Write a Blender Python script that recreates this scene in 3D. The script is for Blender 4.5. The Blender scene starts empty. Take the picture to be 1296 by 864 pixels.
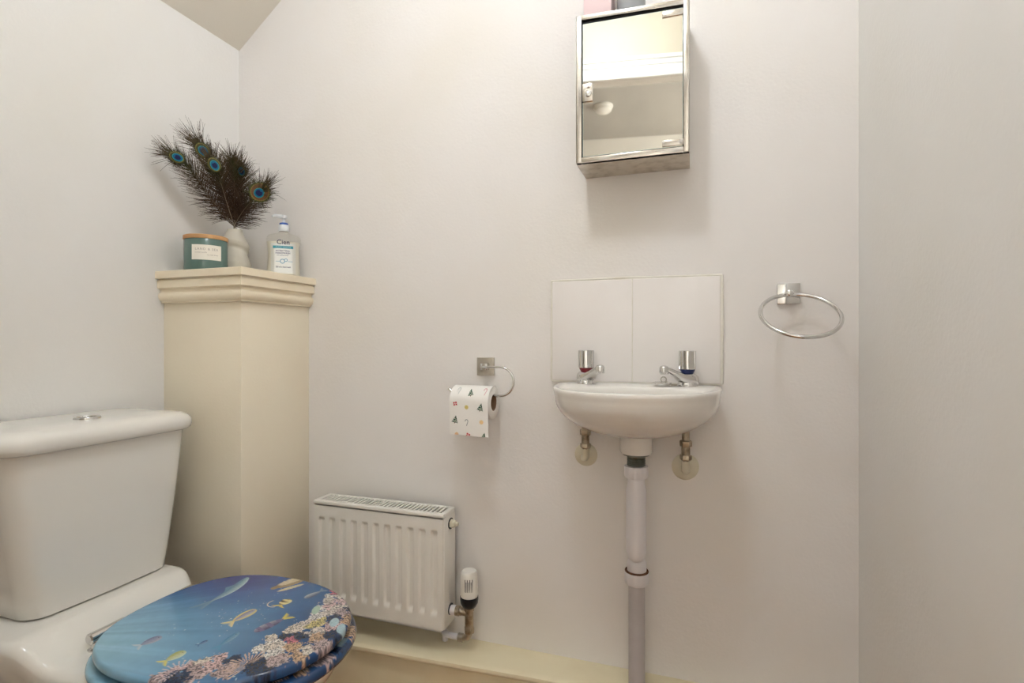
import bpy, bmesh, math, random
import numpy as np
from mathutils import Vector, Matrix
PI = math.pi
H = 0.95                                  # eye height; coordinates below are measured from eye level
scene = bpy.context.scene
COL = scene.collection
random.seed(7); np.random.seed(7)
F = 672.0; TH = math.atan(227 / F); S_, C_ = math.sin(TH), math.cos(TH)

def at(x, y, Y):
    """point of the room plane Y=const seen at photo position x, y (survey helper)"""
    u = (x - 648) / F; v = (432 - y) / F
    k = Y / (C_ + u * S_)
    return Vector(((-S_ + u * C_) * k, Y, v * k))

# ------------------------------------------------------------------ materials
def lin(c):
    return tuple(((v / 255) / 12.92 if v / 255 <= 0.04045 else ((v / 255 + 0.055) / 1.055) ** 2.4) for v in c[:3])

def mat(name, rgb, rough=0.5, metal=0.0, bump=0.0, bscale=80, var=0.0, vscale=8, var_rgb=None, spec=0.5,
        coat=0.0, trans=0.0, ior=1.45, attr=None, emit=0.0, bump2=0.0, b2scale=6, dist=0.002, vlo=0.45, vhi=0.7):
    m = bpy.data.materials.new(name); m.use_nodes = True
    nt = m.node_tree; N = nt.nodes; L = nt.links
    b = N['Principled BSDF']
    col = lin(rgb) + (1,)
    b.inputs['Base Color'].default_value = col
    b.inputs['Roughness'].default_value = rough
    b.inputs['Metallic'].default_value = metal
    b.inputs['Specular IOR Level'].default_value = spec
    b.inputs['Coat Weight'].default_value = coat
    b.inputs['Coat Roughness'].default_value = 0.08
    b.inputs['Transmission Weight'].default_value = trans
    b.inputs['IOR'].default_value = ior
    if emit:
        b.inputs['Emission Color'].default_value = col
        b.inputs['Emission Strength'].default_value = emit
    tc = N.new('ShaderNodeTexCoord')
    src = None
    if attr:
        a = N.new('ShaderNodeAttribute'); a.attribute_name = attr
        src = a.outputs['Color']
    n = N.new('ShaderNodeTexNoise'); n.inputs['Scale'].default_value = vscale
    n.inputs['Detail'].default_value = 4
    L.new(tc.outputs['Object'], n.inputs['Vector'])
    if var or not attr:
        rmp = N.new('ShaderNodeMapRange'); rmp.inputs[1].default_value = vlo; rmp.inputs[2].default_value = vhi
        rmp.inputs[3].default_value = 0; rmp.inputs[4].default_value = max(var, 0.02)
        L.new(n.outputs['Fac'], rmp.inputs[0])
        mx = N.new('ShaderNodeMix'); mx.data_type = 'RGBA'
        L.new(rmp.outputs[0], mx.inputs['Factor'])
        if src: L.new(src, mx.inputs[6])
        else: mx.inputs[6].default_value = col
        mx.inputs[7].default_value = (lin(var_rgb) if var_rgb else tuple(c * 0.8 for c in col[:3])) + (1,)
        src = mx.outputs[2]
    L.new(src, b.inputs['Base Color'])
    if bump:
        nb = N.new('ShaderNodeTexNoise'); nb.inputs['Scale'].default_value = bscale; nb.inputs['Detail'].default_value = 3
        L.new(tc.outputs['Object'], nb.inputs['Vector'])
        bp = N.new('ShaderNodeBump'); bp.inputs['Strength'].default_value = bump; bp.inputs['Distance'].default_value = dist
        L.new(nb.outputs['Fac'], bp.inputs['Height'])
        if bump2:
            n2 = N.new('ShaderNodeTexNoise'); n2.inputs['Scale'].default_value = b2scale; n2.inputs['Detail'].default_value = 5
            L.new(tc.outputs['Object'], n2.inputs['Vector'])
            bp2 = N.new('ShaderNodeBump'); bp2.inputs['Strength'].default_value = bump2; bp2.inputs['Distance'].default_value = 0.01
            L.new(n2.outputs['Fac'], bp2.inputs['Height']); L.new(bp.outputs[0], bp2.inputs['Normal'])
            L.new(bp2.outputs[0], b.inputs['Normal'])
        else:
            L.new(bp.outputs[0], b.inputs['Normal'])
    return m

M = {}
def mk(key, *a, **k): M[key] = mat(key, *a, **k)
mk('wall_paint', (240, 235, 231), 0.62, bump=0.22, bscale=140, var=0.38, vscale=2.2, var_rgb=(234, 226, 212), bump2=0.16, b2scale=9, spec=0.35)
mk('side_wall_paint', (240, 237, 233), 0.6, bump=0.22, bscale=140, var=0.35, vscale=2.0, var_rgb=(230, 225, 212), bump2=0.16, b2scale=8, spec=0.35)
mk('boxing_paint', (244, 233, 211), 0.55, bump=0.2, bscale=150, var=0.3, vscale=4, var_rgb=(238, 222, 198), bump2=0.08)
mk('front_wall_paint', (206, 197, 180), 0.65, bump=0.1, bscale=120)
mk('ceiling_paint', (236, 229, 216), 0.7, bump=0.15, bscale=120)
mk('gloss_cream', (248, 235, 210), 0.32, bump=0.06, bscale=60, var=0.3, vscale=12, var_rgb=(240, 222, 188))
mk('ledge_cream', (242, 230, 198), 0.42, bump=0.1, bscale=60, var=0.35, vscale=7, var_rgb=(222, 202, 160))
mk('gloss_white', (250, 248, 244), 0.22, bump=0.03, bscale=40)
mk('hall_paint', (232, 228, 220), 0.7, bump=0.1, bscale=120)
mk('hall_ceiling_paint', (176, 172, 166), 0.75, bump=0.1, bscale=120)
mk('floor_vinyl', (164, 116, 68), 0.45, bump=0.05, bscale=30, var=0.6, vscale=10, var_rgb=(132, 92, 54))
mk('ceramic', (240, 236, 228), 0.12, coat=0.3, bump=0.015, bscale=14)
mk('basin_ceramic', (238, 233, 226), 0.16, coat=0.25, bump=0.05, bscale=45, var=0.12, vscale=16, var_rgb=(196, 182, 168))
mk('tile_glaze', (244, 238, 234), 0.2, coat=0.0, bump=0.008, bscale=7, var=0.1, vscale=9, var_rgb=(226, 217, 207))
mk('grout', (236, 231, 221), 0.85, bump=0.1, bscale=200, var=0.4, vscale=30, var_rgb=(214, 204, 184))
mk('chrome', (215, 214, 212), 0.09, 1.0, bump=0.01, bscale=30, var=0.15, vscale=40)
mk('button_metal', (120, 118, 116), 0.2, 1.0)
mk('dull_chrome', (196, 190, 180), 0.28, 1.0, bump=0.05, bscale=90, var=0.45, vscale=50, var_rgb=(140, 126, 104))
mk('dirty_brass', (182, 170, 150), 0.36, 0.8, bump=0.2, bscale=130, var=0.75, vscale=60, var_rgb=(104, 86, 64))
mk('head_plastic', (240, 236, 228), 0.35, bump=0.02)
mk('waste_metal', (128, 134, 128), 0.35, 0.9, bump=0.12, bscale=120, var=0.6, vscale=45, var_rgb=(70, 62, 52))
mk('steel', (206, 200, 192), 0.17, 1.0, bump=0.02, bscale=18, var=0.25, vscale=40, var_rgb=(165, 155, 142))
mk('steel_scuffed', (212, 205, 194), 0.3, 1.0, bump=0.08, bscale=55, var=0.6, vscale=35, var_rgb=(160, 148, 132))
mk('mirror_glass', (226, 223, 214), 0.025, 1.0, bump=0.0, var=0.25, vscale=14, var_rgb=(196, 194, 188))
mk('glass_edge', (215, 228, 222), 0.15, bump=0.02)
mk('black_void', (10, 10, 10), 0.8)
mk('radiator_enamel', (240, 236, 228), 0.3, bump=0.02, bscale=40, var=0.1, vscale=20, var_rgb=(215, 205, 188))
mk('radiator_inner_shade', (96, 88, 78), 0.8)  # dark tone standing in for the shade inside the radiator
mk('plastic_white', (232, 228, 230), 0.35, bump=0.02, var=0.1, vscale=12)
mk('pipe_grey', (196, 190, 190), 0.5, bump=0.06, bscale=120, var=0.25, vscale=30)
mk('plastic_cream', (226, 219, 198), 0.4, bump=0.03, var=0.3, vscale=25, var_rgb=(198, 180, 140))
mk('plastic_black', (22, 24, 30), 0.35)
mk('ink_dark', (60, 60, 64), 0.7)
mk('rust', (88, 52, 34), 0.9, bump=0.4, bscale=300, var=0.6, vscale=90, var_rgb=(150, 110, 80))
mk('hot_red', (120, 22, 32), 0.3)
mk('cold_blue', (28, 44, 96), 0.3)
mk('paper', (244, 240, 234), 0.9, bump=0.12, bscale=260, attr=None)
mk('printed_paper', (244, 240, 234), 0.9, bump=0.1, bscale=260, attr='Col')
mk('cardboard', (150, 118, 92), 0.9, bump=0.15, bscale=180)
mk('sea_print', (60, 110, 170), 0.16, attr='Col', coat=0.35, bump=0.004, bscale=20, spec=0.4)
mk('candle_glass', (92, 118, 110), 0.2, coat=0.3, bump=0.01)
mk('bamboo', (206, 160, 112), 0.5, bump=0.1, bscale=60, var=0.7, vscale=18, var_rgb=(176, 120, 78))
mk('label_paper', (244, 238, 226), 0.7, bump=0.03)
mk('label_ink', (170, 160, 152), 0.8)
mk('vase_ceramic', (212, 205, 190), 0.6, bump=0.08, bscale=120, var=0.2, vscale=20)
mk('feather', (40, 30, 22), 0.55, attr='Col', spec=0.3)
mk('quill', (150, 136, 116), 0.5)
mk('bottle_plastic', (250, 249, 245), 0.06, trans=1.0, ior=1.12)
mk('soap_liquid', (246, 242, 230), 0.3)
mk('soap_label', (246, 246, 242), 0.4)
mk('pump_white', (232, 234, 236), 0.3)
mk('pump_blue', (54, 92, 172), 0.3)
mk('navy_ink', (38, 40, 84), 0.6)
mk('purple_ink', (92, 84, 128), 0.6)
mk('teal_ink', (66, 158, 176), 0.5)
mk('pale_ink', (206, 230, 234), 0.5)
mk('bubble_blue', (128, 176, 204), 0.3)
mk('pink_card', (232, 206, 206), 0.6, bump=0.05, bscale=90)
mk('grey_tin', (160, 162, 164), 0.45, bump=0.03)
mk('lamp_shade', (236, 245, 255), 0.4, emit=50.0)
mk('detector_plastic', (235, 232, 226), 0.5)

# ------------------------------------------------------------------ mesh builder
class MB:
    def __init__(s): s.v = []; s.f = []; s.c = None
    def add(s, vs, fs):
        o = len(s.v); s.v += [tuple(p) for p in vs]; s.f += [tuple(i + o for i in f) for f in fs]; return s
    def add_bm(s, bm):
        bm.verts.index_update()
        s.add([v.co[:] for v in bm.verts], [[v.index for v in f.verts] for f in bm.faces]); bm.free(); return s
    def box(s, x0, x1, y0, y1, z0, z1, bev=0.0, seg=2, rot=None, piv=None):
        bm = bmesh.new(); bmesh.ops.create_cube(bm, size=1)
        for v in bm.verts:
            v.co = Vector(((x0 + x1) / 2 + v.co.x * (x1 - x0), (y0 + y1) / 2 + v.co.y * (y1 - y0), (z0 + z1) / 2 + v.co.z * (z1 - z0)))
        if bev: bmesh.ops.bevel(bm, geom=list(bm.edges), offset=bev, segments=seg, affect='EDGES', profile=0.5)
        if rot is not None: bmesh.ops.transform(bm, matrix=Matrix.Translation(piv) @ rot @ Matrix.Translation(-Vector(piv)), verts=bm.verts)
        return s.add_bm(bm)
    def hexa(s, p, bev=0.0):
        bm = bmesh.new(); vs = [bm.verts.new(q) for q in p]
        for f in ((0, 3, 2, 1), (4, 5, 6, 7), (0, 1, 5, 4), (1, 2, 6, 5), (2, 3, 7, 6), (3, 0, 4, 7)): bm.faces.new([vs[i] for i in f])
        if bev: bmesh.ops.bevel(bm, geom=list(bm.edges), offset=bev, segments=2, affect='EDGES', profile=0.5)
        return s.add_bm(bm)
    def loft(s, rings, cap0=True, cap1=True, closed=True):
        n = len(rings[0]); vs = [p for r in rings for p in r]; fs = []
        for i in range(len(rings) - 1):
            for j in range(n if closed else n - 1):
                k = (j + 1) % n
                fs.append((i * n + j, i * n + k, (i + 1) * n + k, (i + 1) * n + j))
        if cap0: fs.append(tuple(range(n - 1, -1, -1)))
        if cap1: fs.append(tuple((len(rings) - 1) * n + j for j in range(n)))
        return s.add(vs, fs)
    def lathe(s, prof, org, axis=(0, 0, 1), n=40, cap0=True, cap1=True):
        """prof: list of (radius, distance along axis)"""
        ax = Vector(axis).normalized(); q = Vector((0, 0, 1)).rotation_difference(ax)
        org = Vector(org); rings = []
        for r, h in prof:
            rings.append([org + q @ Vector((r * math.cos(2 * PI * j / n), r * math.sin(2 * PI * j / n), h)) for j in range(n)])
        return s.loft(rings, cap0, cap1)
    def tube(s, path, rad, n=14, closed=False, cap=True):
        P = [Vector(p) for p in path]; m = len(P); rings = []
        up = None
        for i in range(m):
            if closed: t = P[(i + 1) % m] - P[i - 1]
            else: t = P[min(i + 1, m - 1)] - P[max(i - 1, 0)]
            t.normalize()
            if up is None:
                up = Vector((0, 0, 1)) if abs(t.z) < 0.9 else Vector((1, 0, 0))
            a = t.cross(up).normalized(); up = a.cross(t).normalized()
            r = rad[i] if isinstance(rad, (list, tuple)) else rad
            rings.append([P[i] + r * (math.cos(2 * PI * j / n) * a + math.sin(2 * PI * j / n) * up) for j in range(n)])
        if closed:
            rings.append(rings[0]); return s.loft(rings, False, False)
        return s.loft(rings, cap, cap)
    def grid(s, fn, nu, nv):
        vs = [fn(i / nu, j / nv) for j in range(nv + 1) for i in range(nu + 1)]; w = nu + 1
        return s.add(vs, [(j * w + i, j * w + i + 1, (j + 1) * w + i + 1, (j + 1) * w + i) for j in range(nv) for i in range(nu)])
    def build(s, name, material, parent=None, smooth=True, ang=38, origin=None, colors=None):
        me = bpy.data.meshes.new(name)
        off = Vector((0, 0, 0))
        if parent is not None:
            r = parent
            while r.parent: r = r.parent
            off = r.location.copy()
        elif origin is not None: off = Vector((origin[0], origin[1], origin[2] + H))
        me.from_pydata([(p[0] - off.x, p[1] - off.y, p[2] + H - off.z) for p in s.v], [], s.f)
        if colors is not None:
            at_ = me.color_attributes.new('Col', 'FLOAT_COLOR', 'POINT')
            c = np.ones((len(s.v), 4), dtype=np.float32); c[:, :3] = colors
            at_.data.foreach_set('color', c.ravel())
        bm = bmesh.new(); bm.from_mesh(me)
        bmesh.ops.recalc_face_normals(bm, faces=bm.faces[:]); bm.to_mesh(me); bm.free()
        me.materials.append(M[material])
        if smooth:
            me.polygons.foreach_set('use_smooth', [True] * len(me.polygons))
            me.set_sharp_from_angle(angle=math.radians(ang))
        o = bpy.data.objects.new(name, me); COL.objects.link(o)
        if parent is not None: o.parent = parent
        else: o.location = off
        return o

def thing(name, label, cat, loc, group=None):
    o = bpy.data.objects.new(name, None); COL.objects.link(o)
    o.empty_display_size = 0.03
    o.location = (loc[0], loc[1], loc[2] + H); o['label'] = label; o['category'] = cat
    if group: o['group'] = group
    return o
def tag(o, label, cat, group=None):
    o['label'] = label; o['category'] = cat
    if group: o['group'] = group
    return o
def struct(name, mb, m, **k):
    o = mb.build(name, m, None, **k); o['kind'] = 'structure'; return o

# ------------------------------------------------------------------ numpy noise
def vnoise(x, y, seed=0):
    xi = np.floor(x).astype(np.int64); yi = np.floor(y).astype(np.int64)
    xf = x - xi; yf = y - yi
    xf = xf * xf * (3 - 2 * xf); yf = yf * yf * (3 - 2 * yf)
    def h(a, b):
        n = (a * 374761393 + b * 668265263 + seed * 974711) & 0x7fffffff
        n = ((n ^ (n >> 13)) * 1274126177) & 0x7fffffff
        return ((n ^ (n >> 16)) & 0xffff) / 65535.0
    return (h(xi, yi) * (1 - xf) + h(xi + 1, yi) * xf) * (1 - yf) + (h(xi, yi + 1) * (1 - xf) + h(xi + 1, yi + 1) * xf) * yf
def fbm(x, y, seed=0, o=3):
    r = 0; a = 0.5; t = 0
    for i in range(o):
        r = r + a * vnoise(x * 2 ** i, y * 2 ** i, seed + i); t += a; a *= 0.5
    return r / t

# ================================================================== the room
XL, XR, YB, YF = -1.36, 0.341, 1.32, -0.12
FL = -H
ZC = 2.50 - H                             # flat part of the ceiling
b = MB().box(XL - 0.12, XL, YF - 0.1, YB + 0.12, FL, 1.65); struct('wall_left', b, 'side_wall_paint', smooth=False)
b = MB().box(XL - 0.12, XR + 0.12, YB, YB + 0.12, FL, 1.65); struct('wall_back', b, 'wall_paint', smooth=False)
b = MB().box(XR, XR + 0.12, YF - 0.1, YB + 0.12, FL, 1.65); struct('wall_right', b, 'side_wall_paint', smooth=False)
b = MB().box(XL - 0.12, XR + 0.12, YF - 0.1, YB + 0.12, FL - 0.08, FL); struct('floor', b, 'floor_vinyl', smooth=False)
# sloping ceiling rising from the left wall, then level
SL = 0.77; zl = 0.922; xf = XL + (ZC - zl) / SL
prof = [(XL - 0.12, zl - 0.12 * SL), (XL, zl), (xf, ZC), (XR + 0.12, ZC), (XR + 0.12, ZC + 0.12), (xf - 0.06, ZC + 0.12), (XL - 0.12, zl + 0.06)]
b = MB()
r0 = [(x, YF - 0.1, z) for x, z in prof]; r1 = [(x, YB + 0.12, z) for x, z in prof]
b.loft([r0, r1]); struct('ceiling', b, 'ceiling_paint', smooth=False)
# wall with the doorway, behind the camera
DX0, DX1, DZ = -0.62, 0.27, 1.24
b = MB().box(XL - 0.12, DX0, YF - 0.05, YF, FL, 1.65).box(DX1, XR + 0.12, YF - 0.05, YF, FL, 1.65).box(DX0, DX1, YF - 0.05, YF, DZ, 1.65)
struct('wall_front', b, 'front_wall_paint', smooth=False)
# lining and moulded architrave of the doorway
b = MB().box(DX0, DX1, YF - 0.055, YF + 0.004, DZ - 0.022, DZ + 0.0, 0.002)
b.box(DX0, DX0 + 0.022, YF - 0.055, YF + 0.002, FL, DZ - 0.022, 0.002).box(DX1 - 0.022, DX1, YF - 0.055, YF + 0.002, FL, DZ - 0.022, 0.002)
struct('trim_1', b, 'gloss_white')
b = MB()
for (o0, o1, t) in ((-0.0225, 0.004, 0.026), (0.004, 0.034, 0.018), (0.034, 0.050, 0.024), (0.050, 0.062, 0.014), (0.062, 0.078, 0.024)):
    b.box(DX0 - o1, DX1 + o1, YF, YF + t, DZ + o0, DZ + o1, 0.003)
    b.box(DX0 - o1, DX0 - o0, YF, YF + t, FL, DZ + o0, 0.003).box(DX1 + o0, DX1 + o1, YF, YF + t, FL, DZ + o0, 0.003)
struct('trim_2', b, 'gloss_white')
# landing outside the doorway
HY = -1.34; HZ = 2.36 - H
b = MB().box(-1.7, 1.3, HY - 0.1, HY, FL, 1.6); struct('wall_hall', b, 'hall_paint', smooth=False)
b = MB().box(-1.8, -1.7, HY - 0.1, YF - 0.05, FL, 1.6); struct('wall_hall_left', b, 'hall_paint', smooth=False)
b = MB().box(1.3, 1.4, HY - 0.1, YF - 0.05, FL, 1.6); struct('wall_hall_right', b, 'hall_paint', smooth=False)
b = MB().box(-1.8, 1.4, HY - 0.1, YF - 0.05, HZ, HZ + 0.1); struct('ceiling_hall', b, 'hall_ceiling_paint', smooth=False)
b = MB().box(-1.8, 1.4, HY - 0.1, YF - 0.05, FL - 0.08, FL); struct('floor_hall', b, 'floor_vinyl', smooth=False)
b = MB().box(-1.8, XL - 0.12, YF - 0.2, YF - 0.05, FL, 1.6).box(XR + 0.12, 1.4, YF - 0.2, YF - 0.05, FL, 1.6); struct('wall_hall_near', b, 'hall_paint', smooth=False)
Rz = Matrix.Translation((-0.25, YF, 0)) @ Matrix.Rotation(math.radians(-9), 4, 'Z') @ Matrix.Translation((0.25, -YF, 0))
for o in list(COL.objects):
    if o.name in ('wall_front', 'trim_1', 'trim_2') or 'hall' in o.name: o.matrix_world = Rz @ o.matrix_world
# boxed-in corner pier
CX, CY, SZ = -1.092, 1.066, 0.103
b = MB().box(XL - 0.01, CX, CY, YB + 0.01, FL, SZ + 0.05, 0.0025, 2); struct('wall_corner', b, 'boxing_paint')
# boxed pipe ledge along the foot of the back wall: fascia and nosed top board
def ly(x): return 1.197 + (x + 0.94) * 0.045
X0, X1 = CX, XR
b = MB().hexa([(X0, ly(X0) + 0.014, FL), (X1, ly(X1) + 0.014, FL), (X1, YB, FL), (X0, YB, FL),
               (X0, ly(X0) + 0.014, -0.815), (X1, ly(X1) + 0.014, -0.815), (X1, YB, -0.815), (X0, YB, -0.815)], 0.001)
struct('baseboard_back', b, 'ledge_cream')
pr = [(0.0, -0.8195), (-0.004, -0.8155), (-0.005, -0.811), (-0.0035, -0.805), (0.002, -0.8015), (0.009, -0.8), (None, -0.8), (None, -0.8195)]
b = MB(); rr = []
for k in range(25):
    x = X0 + (X1 - X0) * k / 24; w = 0.0006 * math.sin(x * 31) + 0.0005 * math.sin(x * 83)
    rr.append([(x, YB if o is None else ly(x) + o + w, z) for o, z in pr])
b.loft(rr); struct('trim_3', b, 'ledge_cream')

# ================================================================== corner shelf
root = thing('corner_shelf', 'cream moulded shelf capping the boxed-in corner pier', 'shelf', (-1.22, 1.19, SZ))
def lring(o, z):      # L-front ring around the pier with overhang o (closed to the walls)
    return [(XL + 0.0005, CY - o, z), (CX + o, CY - o, z), (CX + o, YB - 0.0005, z), (XL + 0.0005, YB - 0.0005, z)]
b = MB().loft([lring(o, z) for o, z in ((0.024, 0.1675), (0.026, 0.169), (0.026, 0.1865), (0.0245, 0.188))])
b.build('shelf_board', 'gloss_cream', root, ang=30)
mp = [(0.004, 0.103), (0.0075, 0.1035), (0.0078, 0.1068), (0.0095, 0.1075), (0.0125, 0.1105), (0.0152, 0.1145), (0.0168, 0.119), (0.0172, 0.124), (0.0164, 0.128), (0.0145, 0.1305), (0.0115, 0.1312), (0.0105, 0.134), (0.0112, 0.138), (0.0142, 0.1412), (0.0188, 0.1428), (0.0198, 0.1436), (0.0200, 0.1625), (0.0192, 0.1636), (0.0158, 0.164), (0.0158, 0.1675)]
MB().loft([lring(o, z) for o, z in mp]).build('moulding', 'gloss_cream', root, ang=32)

# ================================================================== toilet
TY = 0.795
def egg(xb, xf_, xc, w, n, z, nb=2.5, nf=2.15, yc=TY):
    r = []
    for j in range(n):
        a = 2 * PI * j / n; c, s = math.cos(a), math.sin(a)
        e = nf if c > 0 else nb
        L_ = (xf_ - xc) if c > 0 else (xc - xb)
        r.append((xc + L_ * math.copysign(abs(c) ** (2 / e), c), yc + w * math.copysign(abs(s) ** (2 / e), s), z))
    return r
def rrect(x0, x1, y0, y1, rad, z, n=6, bow=0.0):
    r = []
    for (cx, cy, a0) in ((x1 - rad, y1 - rad, 0), (x0 + rad * .3, y1 - rad * .3, 90), (x0 + rad * .3, y0 + rad * .3, 180), (x1 - rad, y0 + rad, 270)):
        rd = rad if a0 in (0, 270) else rad * .3
        for k in range(n + 1):
            a = math.radians(a0 + 90 * k / n)
            x = cx + rd * math.cos(a); y = cy + rd * math.sin(a)
            r.append((x, y, z))
    # straight front run gets a gentle bow
    m = (y0 + y1) / 2; hw = (y1 - y0) / 2
    return [(x + (bow * (1 - ((y - m) / hw) ** 2) if x > (x0 + x1) / 2 else 0), y, z) for x, y, z in r]
def cring(z, hw, xfnt, rad, bow):
    # denser front run so that the bow shows smoothly
    x0 = XL + 0.012; y0, y1 = TY - hw, TY + hw; r = []
    k = 0
    for i in range(7):
        a = -90 + 90 * i / 6; r.append((xfnt - rad + rad * math.cos(math.radians(a)), y0 + rad + rad * math.sin(math.radians(a))))
    for i in range(1, 16): r.append((xfnt, y0 + rad + (y1 - y0 - 2 * rad) * i / 16))
    for i in range(7):
        a = 90 * i / 6; r.append((xfnt - rad + rad * math.cos(math.radians(a)), y1 - rad + rad * math.sin(math.radians(a))))
    r.append((x0, y1)); r.append((x0, y0))
    return [(x + (bow * (1 - ((y - TY) / hw) ** 2) if x > x0 + 0.05 else 0), y, z) for x, y in r]

root = thing('toilet', 'white close-coupled toilet with a sea-life printed seat against the left wall', 'toilet', (-1.0, TY, FL))
# cistern body
b = MB(); rings = []
zt, zb = -0.207, -0.527
for k in range(13):
    t = k / 12; z = zt + (zb - zt) * t
    hw = 0.186 - 0.030 * t - 0.012 * t * t; xfnt = -1.165 - 0.008 * t
    rings.append(cring(z, hw, xfnt, 0.036, 0.006))
for e, dz in ((0.003, 0.0025), (0.010, 0.004)):
    rings.append(cring(zb - dz + 0.001, hw - e, xfnt - e, 0.034, 0.006))
b.loft(rings); cist = b.build('cistern', 'ceramic', root, ang=60)
b = MB(); rings = []
for (o, z) in ((-0.004, -0.2095), (0.008, -0.2105), (0.0125, -0.207), (0.0145, -0.200), (0.0150, -0.192), (0.0135, -0.184), (0.009, -0.177), (0.000, -0.1715), (-0.018, -0.168), (-0.05, -0.166), (-0.075, -0.1655)):
    rings.append(cring(z, 0.186 + o, -1.163 + o, 0.045 if o > -0.03 else 0.02, 0.007))
b.loft(rings); lid_c = b.build('cistern_lid', 'ceramic', root, ang=60)
bx, by = -1.235, 0.792
MB().lathe([(0.0245, -0.1665), (0.0245, -0.1635), (0.0235, -0.1622), (0.019, -0.1618), (0.018, -0.1640)], (bx, by, 0), n=48).build('button_surround', 'chrome', lid_c)
hb = MB()
for sgn in (-1, 1):      # two half buttons
    ring = [[(bx + q * math.cos(a), by + sgn * (0.0008 + q * abs(math.sin(a))), z) for a in [PI * i / 20 for i in range(21)]] for q, z in ((0.0172, -0.1655), (0.0172, -0.1640), (0.016, -0.1634))]
    MB().loft(ring).build('flush_button', 'button_metal', lid_c)
# pan: deck behind, bowl in front
b = MB()
TD = 0.768
def dprof(x):      # height of the deck top
    t = min(max((x + 1.135) / 0.075, 0), 1); t = t * t * (3 - 2 * t)
    return -0.531 - 0.047 * t
def dhalf(x):
    t = min(max((x + 1.16) / 0.11, 0), 1); t = t * t * (3 - 2 * t)
    return 0.180 * (1 - t) + 0.150 * t
rings = []
xs = [XL + 0.014, XL + 0.02] + [-1.33 + 0.49 * i / 48 for i in range(49)]
for x in xs:
    z = dprof(x); w = dhalf(x); rd = 0.018; r = []
    drop = 0.10 if x > -1.1 else 0.075
    low = w - 0.05
    r += [(x, TD - low, z - drop - 0.06), (x, TD - w + 0.004, z - drop * 0.6), (x, TD - w, z - rd)]
    for i in range(1, 7):
        a = math.radians(90 * i / 6); r.append((x, TD - w + rd - rd * math.cos(a), z - rd + rd * math.sin(a)))
    for i in range(1, 12): r.append((x, TD + (w - rd) * (-1 + 2 * i / 12), z))
    for i in range(0, 6):
        a = math.radians(90 * (6 - i) / 6); r.append((x, TD + w - rd + rd * math.cos(a), z - rd + rd * math.sin(a)))
    r += [(x, TD + w, z - rd), (x, TD + w - 0.004, z - drop * 0.6), (x, TD + low, z - drop - 0.06)]
    rings.append(r)
b.loft(rings)
rings = []
for z, xb, xfr, w in ((FL + 0.0005, -1.30, -0.86, 0.118), (FL + 0.02, -1.30, -0.86, 0.117), (-0.86, -1.29, -0.84, 0.110), (-0.78, -1.27, -0.80, 0.112), (-0.71, -1.22, -0.735, 0.134), (-0.66, -1.16, -0.672, 0.157), (-0.625, -1.11, -0.636, 0.172), (-0.60, -1.08, -0.623, 0.178), (-0.588, -1.07, -0.620, 0.179), (-0.581, -1.07, -0.624, 0.176), (-0.579, -1.06, -0.632, 0.168)):
    rings.append(egg(xb, xfr, -0.87, w, 96, z))
b.loft(rings)
b.build('pan', 'ceramic', root, ang=50)

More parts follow.
